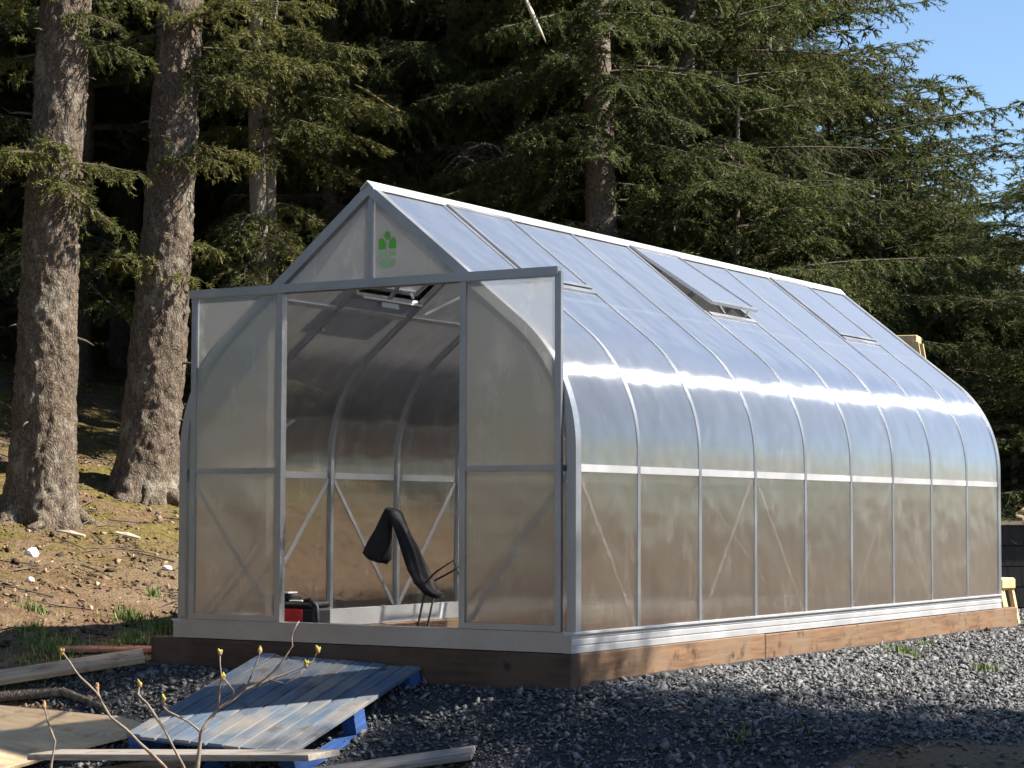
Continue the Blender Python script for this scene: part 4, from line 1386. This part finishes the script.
# bare broken limbs hanging in the wood
MOSSY = m_plain('mossy_limb', (.15, .105, .035), .95, 0, .5, 9)
m_ = MB().tube([(-5.95, 7.62, 5.70), (-5.80, 7.72, 5.60), (-5.68, 7.80, 5.55), (-5.60, 7.86, 5.50)], [.014, .020, .024, .008], 8, jit=.3)
m_.tube([(-5.76, 7.75, 5.59), (-5.70, 7.72, 5.66), (-5.66, 7.74, 5.71)], [.010, .008, .003], 6, jit=.2)
tag(m_.build('dead_limb', MOSSY), 'upper of two short mossy dead limbs above the gable peak', 'limb')
m_ = MB().tube([(-5.70, 7.78, 5.38), (-5.58, 7.86, 5.30), (-5.48, 7.94, 5.22), (-5.38, 8.0, 5.14), (-5.30, 8.05, 5.10)], [.010, .018, .016, .014, .005], 8, jit=.3)
m_.tube([(-5.52, 7.91, 5.25), (-5.44, 7.90, 5.26), (-5.40, 7.92, 5.24)], [.008, .006, .002], 6, jit=.2)
tag(m_.build('dead_limb', MOSSY), 'lower of two short mossy dead limbs above the gable peak', 'limb')
tag(MB().tube([(-3.62, 7.84, 6.1), (-3.56, 7.89, 5.93), (-3.50, 7.93, 5.78), (-3.44, 7.98, 5.62)], [.016, .022, .02, .007], 7, jit=.2).build('dead_limb', SPLIT), 'bare white broken limb at the top above the ridge', 'limb')

# ------------------------------------------------------------------ budding shrub in front
STEM = m_plain('shrub_stem', (.20, .155, .115), .8, 0, .35, 60)
BUD = m_plain('opening_bud', (.24, .23, .035), .6, 0, .35, 60)
SCALE = m_plain('bud_scale', (.36, .19, .08), .7, 0, .3, 60)
sx_, sy_ = 3.03, -5.28
sh = empty('budding_shrub', (sx_, sy_, gz(sx_, sy_)))
tag(sh, 'bare budding shrub twigs in front of the pallet at bottom left', 'shrub')
zg = gz(sx_, sy_)
ST = {
    'M': ([(3.03, -5.27, zg), (3.045, -5.255, -.6), (3.058, -5.244, -.234), (3.091, -5.226, -.033), (3.096, -5.219, .08), (3.107, -5.203, .108), (3.115, -5.188, .13), (3.129, -5.169, .155), (3.168, -5.135, .187), (3.191, -5.112, .216), (3.258, -5.061, .248), (3.323, -5.011, .281), (3.369, -4.974, .31), (3.378, -4.959, .346)], .0125, .003, 1),
    'Ma': ([(3.096, -5.219, .085), (3.06, -5.245, .119), (3.012, -5.276, .148), (2.989, -5.28, .166), (2.986, -5.271, .188)], .006, .004, 1),
    'Mb': ([(3.191, -5.112, .216), (3.241, -5.140, .26), (3.27, -5.13, .334), (3.264, -5.123, .35)], .005, .003, 1),
    'Mc': ([(3.225, -5.09, .23), (3.303, -5.10, .28), (3.339, -5.087, .325), (3.354, -5.069, .364), (3.349, -5.063, .405), (3.364, -5.045, .444)], .005, .003, 0),
    'Md': ([(3.129, -5.169, .155), (3.154, -5.19, .231), (3.16, -5.193, .266), (3.153, -5.191, .343)], .005, .003, 1),
    'Me': ([(3.168, -5.135, .187), (3.19, -5.17, .221), (3.165, -5.19, .262)], .004, .003, 1),
    'L': ([(3.02, -5.26, zg), (2.96, -5.12, -.6), (2.908, -5.04, -.271), (2.877, -5.058, -.121), (2.826, -5.082, -.058), (2.752, -5.121, .019), (2.706, -5.14, .065), (2.655, -5.163, .104), (2.623, -5.175, .158), (2.606, -5.177, .201)], .011, .005, 2),
    'La': ([(2.623, -5.175, .158), (2.63, -5.21, .19), (2.593, -5.247, .242), (2.558, -5.26, .292), (2.529, -5.268, .325)], .006, .004, 1),
    'S': ([(2.95, -5.28, zg), (2.68, -5.27, -.6), (2.534, -5.27, -.272), (2.507, -5.289, -.058), (2.514, -5.279, .025), (2.489, -5.288, .089), (2.472, -5.29, .142)], .008, .004, 2),
    'Sb': ([(3.04, -5.27, zg), (3.10, -5.23, -.6), (3.114, -5.21, -.234), (3.057, -5.246, -.04), (2.999, -5.28, .089), (2.944, -5.308, .176), (2.913, -5.317, .204), (2.913, -5.308, .236)], .008, .005, 1),
    'f': ([(3.258, -5.061, .248), (3.34, -5.08, .241), (3.38, -5.058, .266), (3.391, -5.042, .305)], .004, .003, 1),
}
o3 = Vector((sx_, sy_, zg))
for k, (pp, r0, r1, bud) in ST.items():
    pts = [Vector(p) - o3 for p in pp]
    # resample with small kinks
    q, rr = [], []
    for i in range(len(pts) - 1):
        for f in (0, .5):
            w = pts[i].lerp(pts[i + 1], f)
            q.append(w + Vector((random.uniform(-1, 1), random.uniform(-1, 1), 0)) * .0018)
    q.append(pts[-1])
    for i in range(len(q)):
        rr.append(.62 * (r0 + (r1 - r0) * i / (len(q) - 1)) * (1.3 if i % 3 == 0 else 1))
    MB().tube(q, rr, 8).build('stem', STEM, sh)
    if bud:
        tip = pts[-1]
        for j in range(3 if bud == 1 else 2):
            mbb = MB()
            an = j * 2.1 + random.random(); sp_ = .55 if bud == 1 else .15
            d = Vector((math.cos(an) * sp_, math.sin(an) * sp_, 1)).normalized()
            n_ = 7; Lb = random.uniform(.010, .026)
            mbb.tube([tip + d * Lb * f + Vector((0, 0, -.004)) for f in np.linspace(0, 1, n_)], [.0015, .004, .0055, .006, .005, .003, .001], 7)
            mbb.build('bud', BUD if bud == 1 else SCALE, sh)
        MB().tube([tip - Vector((0, 0, .012)), tip - Vector((0, 0, .004)), tip + Vector((0, 0, .006))], [.004, .0075, .006], 7).build('bud_base', SCALE, sh)
